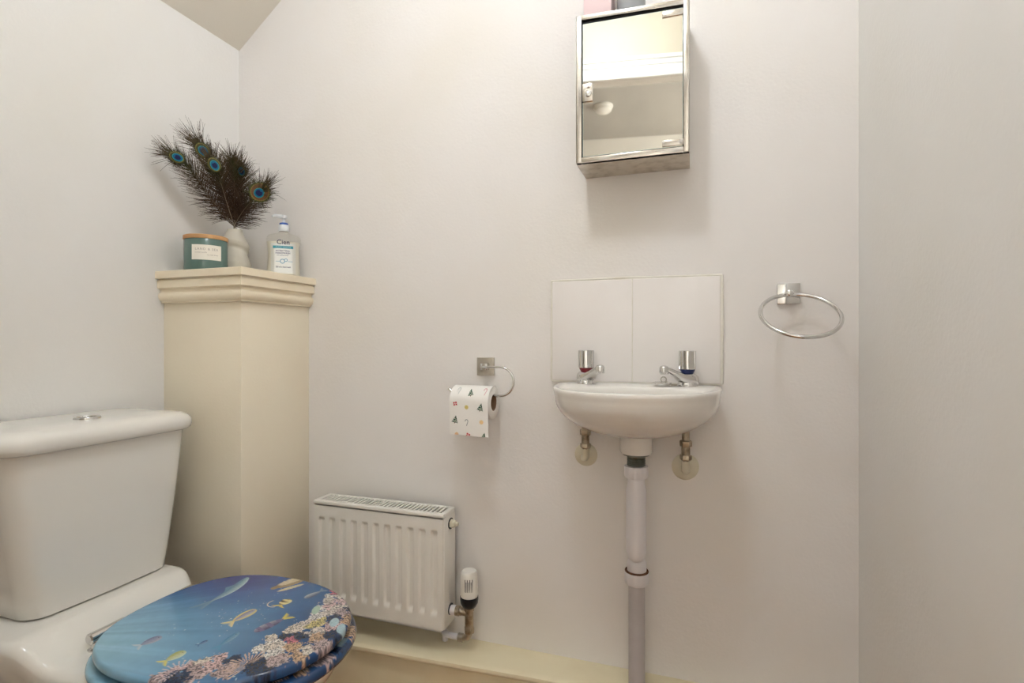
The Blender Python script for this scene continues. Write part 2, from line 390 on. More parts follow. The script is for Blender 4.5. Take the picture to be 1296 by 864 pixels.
# ---- the sea print, as colours of the printed board
def paint_sea(X, Y):
    a = Y; q = -X                          # a: to the right, q: upwards in the picture
    p = (Y - TY) / 0.187; t = np.clip((-0.605 - X) / 0.445, 0, 1)
    def mixc(c0, c1, f): return c0[None, :] * (1 - f[:, None]) + c1[None, :] * f[:, None]
    C = lambda r, g, bb: np.array(lin((r, g, bb)))
    col = mixc(C(44, 86, 136), C(86, 142, 192), np.clip(0.15 + 0.9 * t - 0.25 * p, 0, 1))
    lf = np.clip((0.35 - p) / 1.1, 0, 1) * np.clip(t * 1.3 - 0.15, 0, 1)
    col = col * (1 - lf[:, None]) + C(150, 194, 212)[None] * lf[:, None]
    tr = np.clip((p + 0.05) / 0.75, 0, 1) * np.clip((t - 0.35) / 0.4, 0, 1)
    col = col * (1 - 0.9 * tr[:, None]) + 0.9 * C(58, 66, 140)[None] * tr[:, None]
    br = np.clip((0.42 - t) / 0.35, 0, 1)
    col = col * (1 - 0.75 * br[:, None]) + 0.75 * C(28, 56, 98)[None] * br[:, None]
    # streaks
    ang = np.arctan2(a - 0.60, (q - 1.25) * 1.0 + 1e-6)
    st = vnoise(ang * 26, np.zeros_like(ang), 3) * 0.6 + vnoise(ang * 60, np.zeros_like(ang), 5) * 0.4
    col *= (1 + (st - 0.5)[:, None] * 0.34 * np.clip(t * 1.4, 0, 1)[:, None])
    col *= (0.94 + 0.12 * fbm(a * 90, q * 90, 11))[:, None]
    # bubbles
    rng = np.random.RandomState(4)
    for i in range(150):
        cx = rng.uniform(0.64, 0.95); cq = rng.uniform(0.68, 0.95); r = rng.choice([0.0009, 0.0013, 0.002])
        if i < 70: cx = rng.normal(0.79, 0.05); cq = rng.normal(0.835, 0.028)
        if cx > 0.9 and cq > .84: continue
        d = np.hypot(a - cx, q - cq); m = np.clip((r - d) / 0.0008, 0, 1) * rng.uniform(0.35, 0.8)
        col = col * (1 - m[:, None]) + C(198, 218, 228)[None] * m[:, None]
    def over(m, c):
        nonlocal col
        m = np.clip(m, 0, 1)[:, None]; col = col * (1 - m) + (c if isinstance(c, np.ndarray) and c.ndim == 2 else c[None]) * m
    def fish(tail, nose, h0, back, belly, tailc, stripe=None, fin=None, bars=None, bend=0.0):
        tx, tq = tail; nx, nq = nose; h = h0 * 1.45
        L = math.hypot(nx - tx, nq - tq); ux, uq = (nx - tx) / L, (nq - tq) / L
        l = ((a - tx) * ux + (q - tq) * uq) / L; w = (-(a - tx) * uq + (q - tq) * ux) - bend * np.sin(l * PI)
        lb = np.clip((l - 0.2) / 0.8, 0.0001, 0.9999)
        hh = h * (lb ** 0.7) * ((1 - lb) ** 0.45) * 1.75
        inside = np.clip((hh - np.abs(w)) / 0.0012, 0, 1) * ((l > 0.2) & (l < 1))
        if fin:
            fh = h * 1.5 * np.clip(1 - np.abs(l - 0.62) / 0.22, 0, 1)
            over(np.clip((fh - w) / 0.001, 0, 1) * (w > 0) * (np.abs(l - .62) < .22), C(*fin))
        tw = h * 0.95 * np.clip((0.26 - l) / 0.26, 0, 1) + h * 0.16
        over(np.clip((tw - np.abs(w)) / 0.001, 0, 1) * ((l > 0.0) & (l < 0.27)) * np.clip((np.abs(w) / np.maximum(tw, 1e-5) * .35 + l * 1.6) * 4 - .3, 0, 1), C(*tailc))
        f = np.clip((w / max(h, 1e-5) + 0.7) / 1.2, 0, 1)
        body = mixc(C(*belly), C(*back), f)
        body *= (0.85 + 0.3 * vnoise(l * 40, w * 900, 8))[:, None]
        if stripe: 
            s2 = (np.abs(np.abs(w) - hh * 0.78) < h * 0.2)[:, None]; body = np.where(s2, C(*stripe)[None], body)
        if bars:
            s3 = ((np.sin(l * bars[1]) > 0.25) & (l > .25))[:, None]; body = np.where(s3, C(*bars[0])[None], body)
        over(inside, body)
        ex, eq = tx + ux * L * 0.88, tq + uq * L * 0.88
        over(np.clip((0.0012 - np.hypot(a - ex, q - eq)) / 0.0007, 0, 1), C(20, 20, 24))
    # dolphin, turtle and the little fishes
    fish((0.800, 0.936), (0.948, 0.951), 0.0100, (92, 132, 164), (176, 204, 214), (110, 150, 176), fin=(96, 138, 170), bend=-0.012)
    fish((0.771, 0.826), (0.836, 0.819), 0.0105, (112, 112, 146), (190, 196, 200), (212, 200, 150), stripe=(206, 190, 132))
    fish((0.840, 0.737), (0.770, 0.758), 0.0095, (70, 70, 110), (150, 156, 176), (206, 190, 96), bars=((104, 104, 140), 24))
    fish((0.955, 0.748), (0.906, 0.760), 0.0075, (70, 86, 120), (176, 190, 200), (120, 140, 160))
    fish((0.666, 0.918), (0.706, 0.906), 0.0095, (112, 122, 150), (160, 170, 186), (176, 196, 208))
    fish((0.646, 0.832), (0.686, 0.825), 0.0095, (168, 172, 110), (206, 218, 190), (214, 206, 120))
    fish((0.705, 0.780), (0.76, 0.784), 0.0065, (74, 126, 166), (120, 166, 190), (90, 146, 180))
    fish((0.703, 0.820), (0.722, 0.815), 0.0045, (60, 88, 130), (120, 150, 180), (80, 110, 150))
    fish((0.858, 0.786), (0.892, 0.786), 0.0105, (34, 32, 34), (222, 212, 160), (214, 196, 110), bars=((226, 214, 160), 17))
    d = np.abs(np.hypot(a - 0.868, q - 0.800) - 0.015); over(np.clip((0.0014 - d) / 0.0008, 0, 1) * (a < 0.876) * (q > .79), C(216, 212, 196))
    # turtle
    def ell(cx, cq, rx, rq, ang, c, tex=0.3, fr=300):
        ca, sa = math.cos(ang), math.sin(ang)
        u = ((a - cx) * ca + (q - cq) * sa) / rx; v = (-(a - cx) * sa + (q - cq) * ca) / rq
        over(np.clip((1 - np.hypot(u, v)) * rq / 0.001, 0, 1), C(*c)[None] * (1 - tex / 2 + tex * fbm(a * fr, q * fr, 21))[:, None])
    ell(0.958, 0.840, 0.036, 0.0165, -0.35, (158, 140, 112)); ell(0.964, 0.845, 0.031, 0.0115, -0.35, (214, 200, 170), .6)
    ell(0.926, 0.853, 0.012, 0.0075, -0.3, (150, 134, 108)); ell(0.936, 0.822, 0.030, 0.0065, -0.5, (214, 202, 168)); ell(0.985, 0.815, 0.016, 0.006, -1.0, (150, 136, 108))
    ell(0.983, 0.926, 0.012, 0.0055, -0.2, (92, 82, 66))
    # coral banks: ragged clumps
    rng = np.random.RandomState(12)
    hf = fbm(a * 420, q * 420, 31, 3); mf = fbm(a * 150, q * 150, 41, 3)
    pal = {'c': (226, 214, 202), 'p': (222, 192, 190), 'k': (214, 130, 146), 'y': (216, 202, 140), 'o': (206, 172, 142), 'w': (236, 232, 226), 'b': (168, 190, 196), 'd': (44, 62, 92), 'm': (196, 174, 172)}
    def clump(cx, cq, r, key, rag=1.1):
        d = np.hypot(a - cx, q - cq)
        m = np.clip((r * (1 - rag / 2 + rag * mf + 0.35 * (hf - 0.5)) - d) / 0.0012, 0, 1)
        bright = np.clip((fbm(a * 640, q * 640, 71, 3) * 0.55 + hf * 0.45 - 0.40) / 0.16, 0, 1)
        c = mixc(C(*[v * 0.40 + c2 * 0.16 for v, c2 in zip(pal[key], (60, 80, 120))]), C(*pal[key]), bright)
        over(m, c)
    for (cx, cq, r, k) in (
        (0.622, 0.80, 0.016, 'm'), (0.640, 0.792, 0.016, 'p'), (0.655, 0.775, 0.020, 'p'), (0.672, 0.768, 0.016, 'c'), (0.690, 0.752, 0.014, 'p'), (0.645, 0.760, 0.022, 'm'), (0.668, 0.745, 0.018, 'p'), (0.63, 0.775, 0.02, 'd'),
        (0.690, 0.725, 0.016, 'd'), (0.665, 0.715, 0.02, 'm'), (0.70, 0.67, 0.03, 'd'),
        (0.735, 0.705, 0.015, 'w'), (0.752, 0.700, 0.016, 'w'), (0.764, 0.716, 0.012, 'c'), (0.745, 0.682, 0.020, 'c'), (0.728, 0.672, 0.018, 'w'), (0.718, 0.655, 0.02, 'm'),
        (0.785, 0.690, 0.018, 'd'), (0.775, 0.672, 0.015, 'k'), (0.792, 0.665, 0.016, 'd'), (0.755, 0.655, 0.018, 'o'), (0.738, 0.630, 0.016, 'o'), (0.76, 0.630, 0.016, 'c'),
        (0.800, 0.700, 0.015, 'c'), (0.815, 0.690, 0.017, 'c'), (0.832, 0.685, 0.018, 'c'), (0.812, 0.650, 0.020, 'c'), (0.795, 0.635, 0.018, 'o'), (0.835, 0.668, 0.015, 'y'), (0.822, 0.676, 0.011, 'y'), (0.85, 0.672, 0.012, 'y'),
        (0.780, 0.615, 0.02, 'm'), (0.815, 0.618, 0.02, 'd'), (0.84, 0.640, 0.018, 'p'), (0.86, 0.690, 0.017, 'w'), (0.875, 0.675, 0.018, 'c'), (0.885, 0.700, 0.015, 'w'), (0.90, 0.690, 0.018, 'p'),
        (0.90, 0.665, 0.02, 'c'), (0.885, 0.648, 0.02, 'm'), (0.915, 0.705, 0.016, 'c'), (0.925, 0.685, 0.018, 'p'), (0.942, 0.700, 0.014, 'c'), (0.935, 0.722, 0.010, 'w'), (0.955, 0.718, 0.014, 'k'), (0.962, 0.728, 0.010, 'k'), (0.87, 0.62, 0.02, 'o'),
        (0.86, 0.655, 0.014, 'd'), (0.95, 0.675, 0.02, 'd'), (0.91, 0.64, 0.02, 'd')):
        clump(cx, cq, r, k)
    # fan coral spikes
    d = np.hypot(a - 0.690, q - 0.690); an = np.arctan2(q - 0.690, a - 0.690)
    over(((d < 0.034 + 0.006 * np.sin(an * 9)) & (np.sin(an * 34) > 0.2) & (d > 0.006)).astype(float) * np.clip((an + 0.3) * 3, 0, 1), C(196, 170, 156)[None] * (0.75 + 0.5 * hf)[:, None])
    d2 = np.hypot(a - 0.64, q - 0.785); an2 = np.arctan2(q - 0.785, a - 0.64)
    over(((d2 < 0.032) & (np.sin(an2 * 23 + 1) > 0.72)).astype(float) * (an2 > 0.2), C(214, 196, 196))
    ell(0.874, 0.706, 0.018, 0.008, 0.5, (168, 190, 172), .5, 500); ell(0.848, 0.643, 0.017, 0.009, 0.5, (168, 192, 200), .5, 500); ell(0.835, 0.618, 0.017, 0.0085, 0.5, (168, 192, 200), .5, 500)
    return col

def outline(sc, n):
    return np.array([(x, y) for x, y, _ in egg(-1.052, -0.604, -0.855, 0.1875, n, 0)]) if sc == 1 else None
n = 640
base = outline(1, n); ctr = np.array([-0.845, TY])
def seat_mesh(zlo, zhi, bev, dome, nr, inset=0.0, hole=None):
    """printed board: outline with rounded rim, domed top; rings from lower rim to middle"""
    rings = []
    nrm = base - ctr; ln = np.linalg.norm(nrm, axis=1, keepdims=True); nrm = nrm / ln
    def ringat(off, z): return [(p[0] + d[0] * off, p[1] + d[1] * off, z) for p, d in zip(base, nrm)]
    rings.append(ringat(-inset - bev * 0.6, zlo)); 
    h = zhi - zlo
    for i in range(0, 9):
        a = -PI / 2 + PI * i / 8
        rings.append(ringat(-inset - bev + bev * math.cos(a), zlo + h / 2 + h / 2 * math.sin(a)))
    for i in range(1, nr + 1):
        f = 1 - i / nr
        if hole is not None and f < hole: break
        rg = []
        for p, d, l in zip(base, nrm, ln):
            rad = (l[0] - inset - bev) * max(f, 0.002)
            rg.append((ctr[0] + d[0] * rad, ctr[1] + d[1] * rad, zhi + dome * (1 - f * f)))
        rings.append(rg)
    return rings
lid_r = seat_mesh(-0.5525, -0.534, 0.006, 0.003, 190, inset=0.0015)
b = MB().loft(lid_r, True, True)
V = np.array(b.v); b.build('lid', 'sea_print', root, ang=60, colors=paint_sea(V[:, 0], V[:, 1]))
ring_r = seat_mesh(-0.5785, -0.559, 0.007, 0.0, 30, inset=-0.0085, hole=0.62)
b = MB().loft(ring_r + [[(p[0], p[1], -0.5785) for p in ring_r[-1]], ring_r[0]], False, False)
V = np.array(b.v)
seat = b.build('seat_ring', 'sea_print', root, ang=60, colors=paint_sea(V[:, 0] , V[:, 1]))
for sgn in (-1, 1):
    yc = TY + sgn * 0.10
    b = MB().lathe([(0.0, -0.034), (0.008, -0.034), (0.0105, -0.032), (0.0105, 0.032), (0.008, 0.034), (0.0, 0.034)], (-1.062, yc + sgn * -0.022, -0.555), axis=(0, 1, 0), n=24)
    b.lathe([(0.012, -0.5795), (0.012, -0.5755), (0.007, -0.5735), (0.006, -0.562)], (-1.062, yc, 0), n=24)
    b.build('hinge', 'chrome', root)

# ================================================================== radiator
RX0, RX1, RYF, RYB, RZT, RZB = -0.992, -0.595, 1.219, 1.288, -0.438, -0.733
root = thing('radiator', 'small white fluted panel radiator with top grille on the back wall', 'radiator', ((RX0 + RX1) / 2, 1.25, RZB))
fc = [-0.966 + 0.0344 * i for i in range(11)]
def sst(a_, b_, x): 
    t = min(max((x - a_) / (b_ - a_), 0), 1); return t * t * (3 - 2 * t)
def flute(x, z):
    d = min(abs(x - c) for c in fc)
    return (1 - sst(0.0055, 0.0105, d)) * sst(-0.702, -0.686, z) * (1 - sst(-0.492, -0.482, z)) * 0.0075
def pnl(u, v):
    x = RX0 + 0.003 + (RX1 - RX0 - 0.006) * u; z = RZB + 0.0 + (RZT - 0.0128 - RZB) * v
    return (x, RYF + flute(x, z), z)
b = MB().grid(pnl, 260, 70)
x0, x1 = RX0 + 0.003, RX1 - 0.003
b.box(x0, x1, RYF + 0.0088, RYF + 0.016, RZB + 0.001, RZT - 0.014)
b.box(x0, x1, RYF, RYF + 0.0087, RZB - 0.0015, RZB).box(x0, x1, RYF, RYF + 0.0087, RZT - 0.0143, RZT - 0.0128).box(x0 - .0012, x0, RYF, RYF + 0.012, RZB, RZT - 0.0128).box(x1, x1 + .0012, RYF, RYF + 0.012, RZB, RZT - 0.0128)
b.build('front_panel', 'radiator_enamel', root, ang=50)
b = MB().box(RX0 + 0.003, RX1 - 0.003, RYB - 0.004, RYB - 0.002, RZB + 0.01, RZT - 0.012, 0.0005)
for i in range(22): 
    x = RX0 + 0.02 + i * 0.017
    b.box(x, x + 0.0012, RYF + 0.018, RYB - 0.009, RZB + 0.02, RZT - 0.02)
b.box(RX0 + 0.005, RX1 - 0.005, RYF + 0.014, RYB - 0.004, RZT - 0.0165, RZT - 0.015)  # dark sheet added below the grille so its slots look shaded
b.build('fins_and_shade_sheet', 'radiator_inner_shade', root, smooth=False)
# top cover with slots
b = MB()
b.box(RX0 - 0.001, RX1 + 0.001, RYF - 0.002, RYF + 0.012, RZT - 0.0108, RZT, 0.003, 3)
b.box(RX0 - 0.001, RX1 + 0.001, RYB - 0.010, RYB, RZT - 0.012, RZT, 0.003, 3)
ns = 32; px = (RX1 - RX0 - 0.02) / ns
for i in range(ns + 1):
    x = RX0 + 0.010 + px * i
    b.box(x - 0.0028, x + 0.0028, RYF + 0.009, RYB - 0.007, RZT - 0.005, RZT - 0.0012, 0.0006, 1)
b.box(RX0 - 0.001, RX0 + 0.012, RYF + 0.009, RYB - 0.007, RZT - 0.012, RZT - 0.0008, 0.001, 1); b.box(RX1 - 0.012, RX1 + 0.001, RYF + 0.009, RYB - 0.007, RZT - 0.012, RZT - 0.0008, 0.001, 1)
b.build('top_grille', 'radiator_enamel', root, ang=50)
for x0, x1 in ((RX0 - 0.0012, RX0 + 0.0022), (RX1 - 0.0022, RX1 + 0.0012)):
    MB().box(x0, x1, RYF + 0.003, RYB, RZB - 0.0005, RZT - 0.011, 0.001, 2).build('side_panel', 'radiator_enamel', root)
for z in (RZT - 0.035, -0.695):      # black-edged tappings at the right end
    MB().lathe([(0.0145, 0), (0.0145, 0.0016)], (RX1 + 0.0012, 1.258, z), axis=(1, 0, 0), n=28).build('port', 'plastic_black', root)
b = MB().lathe([(0.0115, 0.001), (0.0115, 0.007), (0.0095, 0.009), (0.0095, 0.014), (0.006, 0.0145), (0.006, 0.021), (0.0045, 0.022)], (RX1 + 0.0012, 1.258, RZT - 0.035), axis=(1, 0, 0), n=6)
b.build('bleed_plug', 'plastic_cream', root, ang=20)
for x in (RX0 + 0.07, RX1 - 0.10): MB().box(x, x + 0.03, RYB - 0.003, YB, -0.70, -0.47, 0.001, 1).build('wall_bracket', 'radiator_enamel', root)
# thermostatic valve
vx, vy = -0.541, 1.258
root = thing('radiator_valve', 'white and black thermostatic valve beside the right end of the radiator', 'valve', (vx, vy, -0.8))
b = MB().lathe([(0.0165, -0.662), (0.0215, -0.655), (0.0225, -0.648), (0.0222, -0.640), (0.0212, -0.600), (0.0205, -0.592), (0.018, -0.5885), (0.0165, -0.589), (0.0, -0.589)], (vx, vy, 0), n=40)
head = b.build('thermostat_head', 'head_plastic', root, ang=40)
b = MB()
for i in range(7):
    a = -1.24 + (i - 3) * 0.15; cx, cy = vx + 0.0212 * math.cos(a), vy + 0.0212 * math.sin(a)
    b.box(cx - 0.0008, cx + 0.0008, cy - 0.0009, cy + 0.0009, -0.636, -0.604 - (0.006 if i % 2 else 0), 0.0003, 1)
b.build('grip_slots', 'ink_dark', head, smooth=False)
MB().lathe([(0.012, -0.684), (0.017, -0.680), (0.0225, -0.670), (0.0235, -0.660), (0.0232, -0.654), (0.0215, -0.6535)], (vx, vy, 0), n=40).build('collar', 'plastic_black', root)
b = MB().lathe([(0.013, -0.690), (0.0135, -0.6865), (0.0135, -0.682)], (vx, vy, 0), n=24)
b.lathe([(0.0095, -0.735), (0.011, -0.728), (0.011, -0.69), (0.010, -0.684)], (vx, vy, 0), n=24)
b.lathe([(0.0, 0), (0.0125, 0.0), (0.0125, 0.010), (0.0105, 0.012), (0.0105, 0.0165), (0.0095, 0.018), (0.0095, 0.034)], (RX1 + 0.017, vy, -0.697), axis=(1, 0, 0), n=24)
b.lathe([(0.0, 0.0), (0.0125, 0.0), (0.0135, 0.004), (0.0135, 0.013), (0.0115, 0.017), (0.0, 0.017)], (vx + 0.0, vy, -0.748), n=6)
b.build('valve_body', 'dirty_brass', root, ang=35)
b = MB().lathe([(0.0115, 0), (0.0125, 0.002), (0.0125, 0.014), (0.010, 0.0155)], (RX1 + 0.0028, vy, -0.697), axis=(1, 0, 0), n=24); b.build('union_nut', 'plastic_white', root)
path = [(vx, vy, -0.742), (vx, vy, -0.752), (vx - 0.004, vy, -0.760), (vx - 0.012, vy, -0.764), (vx - 0.026, vy, -0.765)]
b = MB().tube(path, 0.0085, 18); b.lathe([(0.0, 0.0), (0.0105, 0.0), (0.0105, 0.012), (0.0, 0.012)], (vx - 0.03, vy, -0.765), axis=(1, 0, 0), n=24)
b.build('elbow', 'dull_chrome', root, ang=45)
b = MB().tube([(vx - 0.028, vy, -0.765), (vx - 0.060, vy + 0.002, -0.765), (vx - 0.075, vy + 0.008, -0.766), (vx - 0.082, vy + 0.022, -0.768), (vx - 0.084, vy + 0.03, -0.775), (vx - 0.084, vy + 0.033, -0.801)], 0.0075, 16)
b.build('supply_pipe', 'plastic_white', root)

# ================================================================== wash basin
BX = -0.121; RIM = -0.101
def dsh(k, z, piv=1.275, front=0.0):
    r = []
    for j in range(96):
        a = 2 * PI * j / 96; c, s = math.cos(a), math.sin(a)
        if s < 0: e = 2.25; bb = 0.222 + front
        else: e = 4.0; bb = 0.069
        x = 0.184 * math.copysign(abs(c) ** (2 / (2.25 if s < 0 else 3.2)), c); y = 1.2495 + bb * math.copysign(abs(s) ** (2 / e), s)
        r.append((BX + x * k, min(piv + (y - piv) * k, YB - 0.0005), z))
    return r
rings = []
D = 0.116
for i in range(14):
    d = math.sin(PI / 2 * (1 - i / 13) * 0.985)
    k = math.sqrt(max(1 - d * d, 0)) ; rings.append(dsh(max(k, 0.12) * 0.985, RIM - 0.022 - (D - 0.022) * d, piv=1.262))
for k, dz in ((0.992, -0.014), (0.999, -0.009), (1.0, -0.005), (0.996, -0.0015), (0.986, 0.0), (0.965, 0.0), ):
    rings.append(dsh(k, RIM + dz, piv=1.262))
def bowl(k, z):
    r = []
    for j in range(96):
        a = 2 * PI * j / 96; c, s = math.cos(a), math.sin(a)
        r.append((BX + 0.150 * k * c, 1.140 + (0.086 if s < 0 else 0.072) * k * s, z))
    return r
for k, z in ((1.03, RIM - 0.001), (1.0, RIM - 0.0035), (0.975, RIM - 0.010), (0.93, RIM - 0.03), (0.83, RIM - 0.055), (0.65, RIM - 0.078), (0.4, RIM - 0.092), (0.14, RIM - 0.097)):
    rings.append(bowl(k, z))
root = thing('wash_basin', 'small white wall-hung wash basin under two wall tiles', 'basin', (BX, 1.25, RIM - 0.15))
b = MB().loft(rings); b.build('bowl', 'basin_ceramic', root, ang=50)
WX, WY = -0.119, 1.235
b = MB().lathe([(0.036, -0.185), (0.0365, -0.205), (0.0365, -0.2485), (0.034, -0.2535), (0.029, -0.2545), (0.0, -0.2545)], (WX, WY, 0), n=40)
b.build('outlet_collar', 'basin_ceramic', root)
MB().lathe([(0.0, 0), (0.012, 0), (0.013, 0.002), (0.009, 0.003)], (BX, 1.135, RIM - 0.0975), n=24).build('plughole', 'chrome', root)
# tiles
root = thing('tile_splashback', 'splashback of two white upright tiles above the wash basin', 'splashback', (-0.1355, 1.32, -0.1))
b = MB().box(-0.338, 0.0675, YB - 0.0062, YB + 0.001, -0.1015, 0.1545, 0.001, 1)
b.tube([(-0.338, YB - 0.004, -0.098), (-0.338, YB - 0.004, 0.05), (-0.3375, YB - 0.004, 0.153)], 0.0025, 8).tube([(-0.338, YB - 0.004, 0.1535), (-0.2, YB - 0.005, 0.1545), (-0.13, YB - 0.004, 0.156), (-0.1, YB - 0.004, 0.1545), (0.067, YB - 0.004, 0.1535)], 0.0028, 8)
b.tube([(0.0672, YB - 0.004, 0.154), (0.0682, YB - 0.004, 0.06), (0.0672, YB - 0.004, -0.02), (0.067, YB - 0.004, -0.098)], 0.003, 8)
b.build('grout', 'grout', root)
for x0 in (-0.3352, -0.1348): MB().box(x0, x0 + 0.1985, YB - 0.0075, YB - 0.001, -0.0985, 0.1515, 0.0018, 3).build('tile', 'tile_glaze', root)

# taps
def make_tap(tx, ty, ax, label, ring_m, name):
    root = thing('basin_tap', label, 'tap', (tx, ty, RIM), 'basin taps')
    z0 = RIM + 0.0005
    dv = Vector((ax[0], ax[1], 0)).normalized(); sd = Vector((-dv.y, dv.x, 0))
    P = lambda f, s, z: Vector((tx, ty, z)) + dv * f + sd * s
    # body: from a round foot the arm rises forward to the outlet
    secs = []
    for f, zc, hz, w in ((-0.0215, z0 + 0.010, 0.0100, 0.010), (-0.019, z0 + 0.013, 0.0128, 0.0165), (-0.010, z0 + 0.0150, 0.0146, 0.0205), (0.0, z0 + 0.0155, 0.0150, 0.0212), (0.010, z0 + 0.0165, 0.0140, 0.0200), (0.020, z0 + 0.0190, 0.0110, 0.0165), (0.032, z0 + 0.0255, 0.0085, 0.0125), (0.045, z0 + 0.0320, 0.0070, 0.0105), (0.058, z0 + 0.0370, 0.0062, 0.0096), (0.068, z0 + 0.0390, 0.0056, 0.0088)):
        secs.append([P(f, w * math.copysign(abs(math.cos(a)) ** 0.75, math.cos(a)), zc + hz * math.copysign(abs(math.sin(a)) ** 0.75, math.sin(a))) for a in [2 * PI * j / 28 for j in range(28)]])
    b = MB().loft(secs)
    b.lathe([(0.0235, z0 - 0.0005), (0.0235, z0 + 0.002), (0.0215, z0 + 0.005), (0.019, z0 + 0.012), (0.0165, z0 + 0.022), (0.013, z0 + 0.027)], (tx, ty, 0), n=36)
    b.build('tap_body', 'chrome', root, ang=50)
    q = P(0.068, 0, z0)
    b = MB().lathe([(0.0, 0.0275), (0.0085, 0.0275), (0.0098, 0.0285), (0.0102, 0.034), (0.0100, 0.042), (0.008, 0.0455), (0.004, 0.047), (0.0, 0.0472)], q, axis=(0.0, 0.0, 1), n=28)
    b.build('outlet', 'chrome', root, ang=50)
    MB().lathe([(0.0118, z0 + 0.024), (0.0128, z0 + 0.028), (0.0162, z0 + 0.0345), (0.0172, z0 + 0.038)], (tx, ty, 0), n=32).build('temperature_ring', ring_m, root)
    prof = [(0.0, z0 + 0.0375), (0.0180, z0 + 0.0375), (0.0188, z0 + 0.0385), (0.0188, z0 + 0.0785), (0.0180, z0 + 0.0795), (0.012, z0 + 0.0799), (0.0, z0 + 0.08)]
    rings = []
    for r, z in prof:
        rg = []
        for j in range(144):
            a = 2 * PI * j / 144; g = 1 - 0.07 * (1 if (a * 6 / (2 * PI)) % 1 < 0.09 and r > 0.015 else 0)
            rg.append((tx + r * g * math.cos(a + 0.35), ty + r * g * math.sin(a + 0.35), z))
        rings.append(rg)
    MB().loft(rings).build('tap_handle', 'chrome', root, ang=30)
    return root
make_tap(-0.2405, 1.272, (0.62, -0.78), 'chrome tap with the red ring at the left of the wash basin', 'hot_red', 'hot')
make_tap(-0.0085, 1.272, (-0.72, -0.69), 'chrome tap with the blue ring at the right of the wash basin', 'cold_blue', 'cold')
# plug left on the rim
px_, py_ = -0.0635, 1.250; z0 = RIM + 0.0006
root = thing('sink_plug', 'chrome sink plug lying on the basin rim beside the blue-ringed tap', 'plug', (px_, py_, RIM))
MB().lathe([(0.0, 0), (0.0165, 0.0), (0.018, 0.003), (0.0215, 0.0055), (0.0215, 0.0075), (0.016, 0.0092), (0.0, 0.0095)], (px_, py_, z0), n=36).build('plug_disc', 'chrome', root, ang=40)
MB().tube([(px_ + 0.004 + 0.006 * math.cos(a), py_, z0 + 0.0145 + 0.006 * math.sin(a)) for a in [2 * PI * i / 20 for i in range(20)]], 0.0014, 8, closed=True).build('plug_ring', 'dull_chrome', root)
b = MB()
for i in range(9):
    t = i / 8; c = Vector((px_ + 0.010 + 0.022 * t, py_ - 0.003 - 0.004 * math.sin(t * 5), z0 + 0.0105 - 0.008 * min(t * 2, 1)))
    bm = bmesh.new(); bmesh.ops.create_icosphere(bm, subdivisions=2, radius=0.0019, matrix=Matrix.Translation(c)); b.add_bm(bm)
b.build('chain', 'dull_chrome', root)

# waste pipe
root = thing('waste_pipe', 'white plastic trap and grey waste pipe under the basin', 'pipe', (WX, 1.262, -0.8))
b = MB().lathe([(0.0, -0.2545), (0.030, -0.2548), (0.030, -0.257), (0.0215, -0.259), (0.0208, -0.262)] + [(0.0208 - 0.0012 * (i % 2), -0.262 - 0.0018 * i) for i in range(15)] + [(0.0, -0.29)], (WX, WY, 0), n=36)
b.build('metal_tailpiece', 'waste_metal', root, ang=50)
b = MB(); rings = []
for r, z in ((0.021, -0.2815), (0.0262, -0.2825), (0.0266, -0.285), (0.0262, -0.305), (0.024, -0.309), (0.020, -0.3095)):
    rings.append([(WX + r * (1 + 0.02 * math.cos(12 * a)) * math.cos(a), WY + r * (1 + 0.02 * math.cos(12 * a)) * math.sin(a), z) for a in [2 * PI * j / 96 for j in range(96)]])
MB().loft(rings).build('coupling_nut', 'plastic_white', root, ang=40)
# trap: fat limb to the front, its rounded foot turning back into the lower limb
b = MB().lathe([(0.0195, -0.307), (0.0195, -0.322), (0.0212, -0.330), (0.0225, -0.338), (0.0225, -0.468), (0.0218, -0.478), (0.019, -0.488), (0.0145, -0.4955), (0.008, -0.5), (0.0, -0.5015)], (WX, WY, 0), n=36)
LX, LY = -0.1205, 1.268
b.lathe([(0.0, -0.445), (0.010, -0.449), (0.0165, -0.46), (0.018, -0.475), (0.018, -0.503), (0.0205, -0.510), (0.0222, -0.514), (0.0222, -0.534), (0.021, -0.536)], (LX, LY - 0.004, 0), n=36)
b.tube([(WX, WY + 0.004, -0.462), (LX, LY - 0.008, -0.472)], 0.019, 20)
b.build('trap', 'plastic_white', root, ang=50)
MB().lathe([(0.0195, -0.5315), (0.0262, -0.531), (0.0272, -0.533), (0.0265, -0.5355)], (LX, LY - 0.004, 0), n=40).build('rust_ring', 'rust', root)
b = MB(); rings = []
for r, z in ((0.021, -0.5335), (0.0272, -0.5342), (0.0278, -0.537), (0.027, -0.559), (0.0235, -0.5635), (0.018, -0.564)):
    rings.append([(LX + r * (1 + 0.018 * math.cos(8 * a)) * math.cos(a), LY - 0.004 + r * (1 + 0.018 * math.cos(8 * a)) * math.sin(a), z) for a in [2 * PI * j / 96 for j in range(96)]])
MB().loft(rings).build('coupling_nut', 'plastic_white', root, ang=40)
MB().lathe([(0.0188, -0.56), (0.0188, -0.8005)], (LX, LY - 0.004, 0), n=36).build('lower_pipe', 'pipe_grey', root)

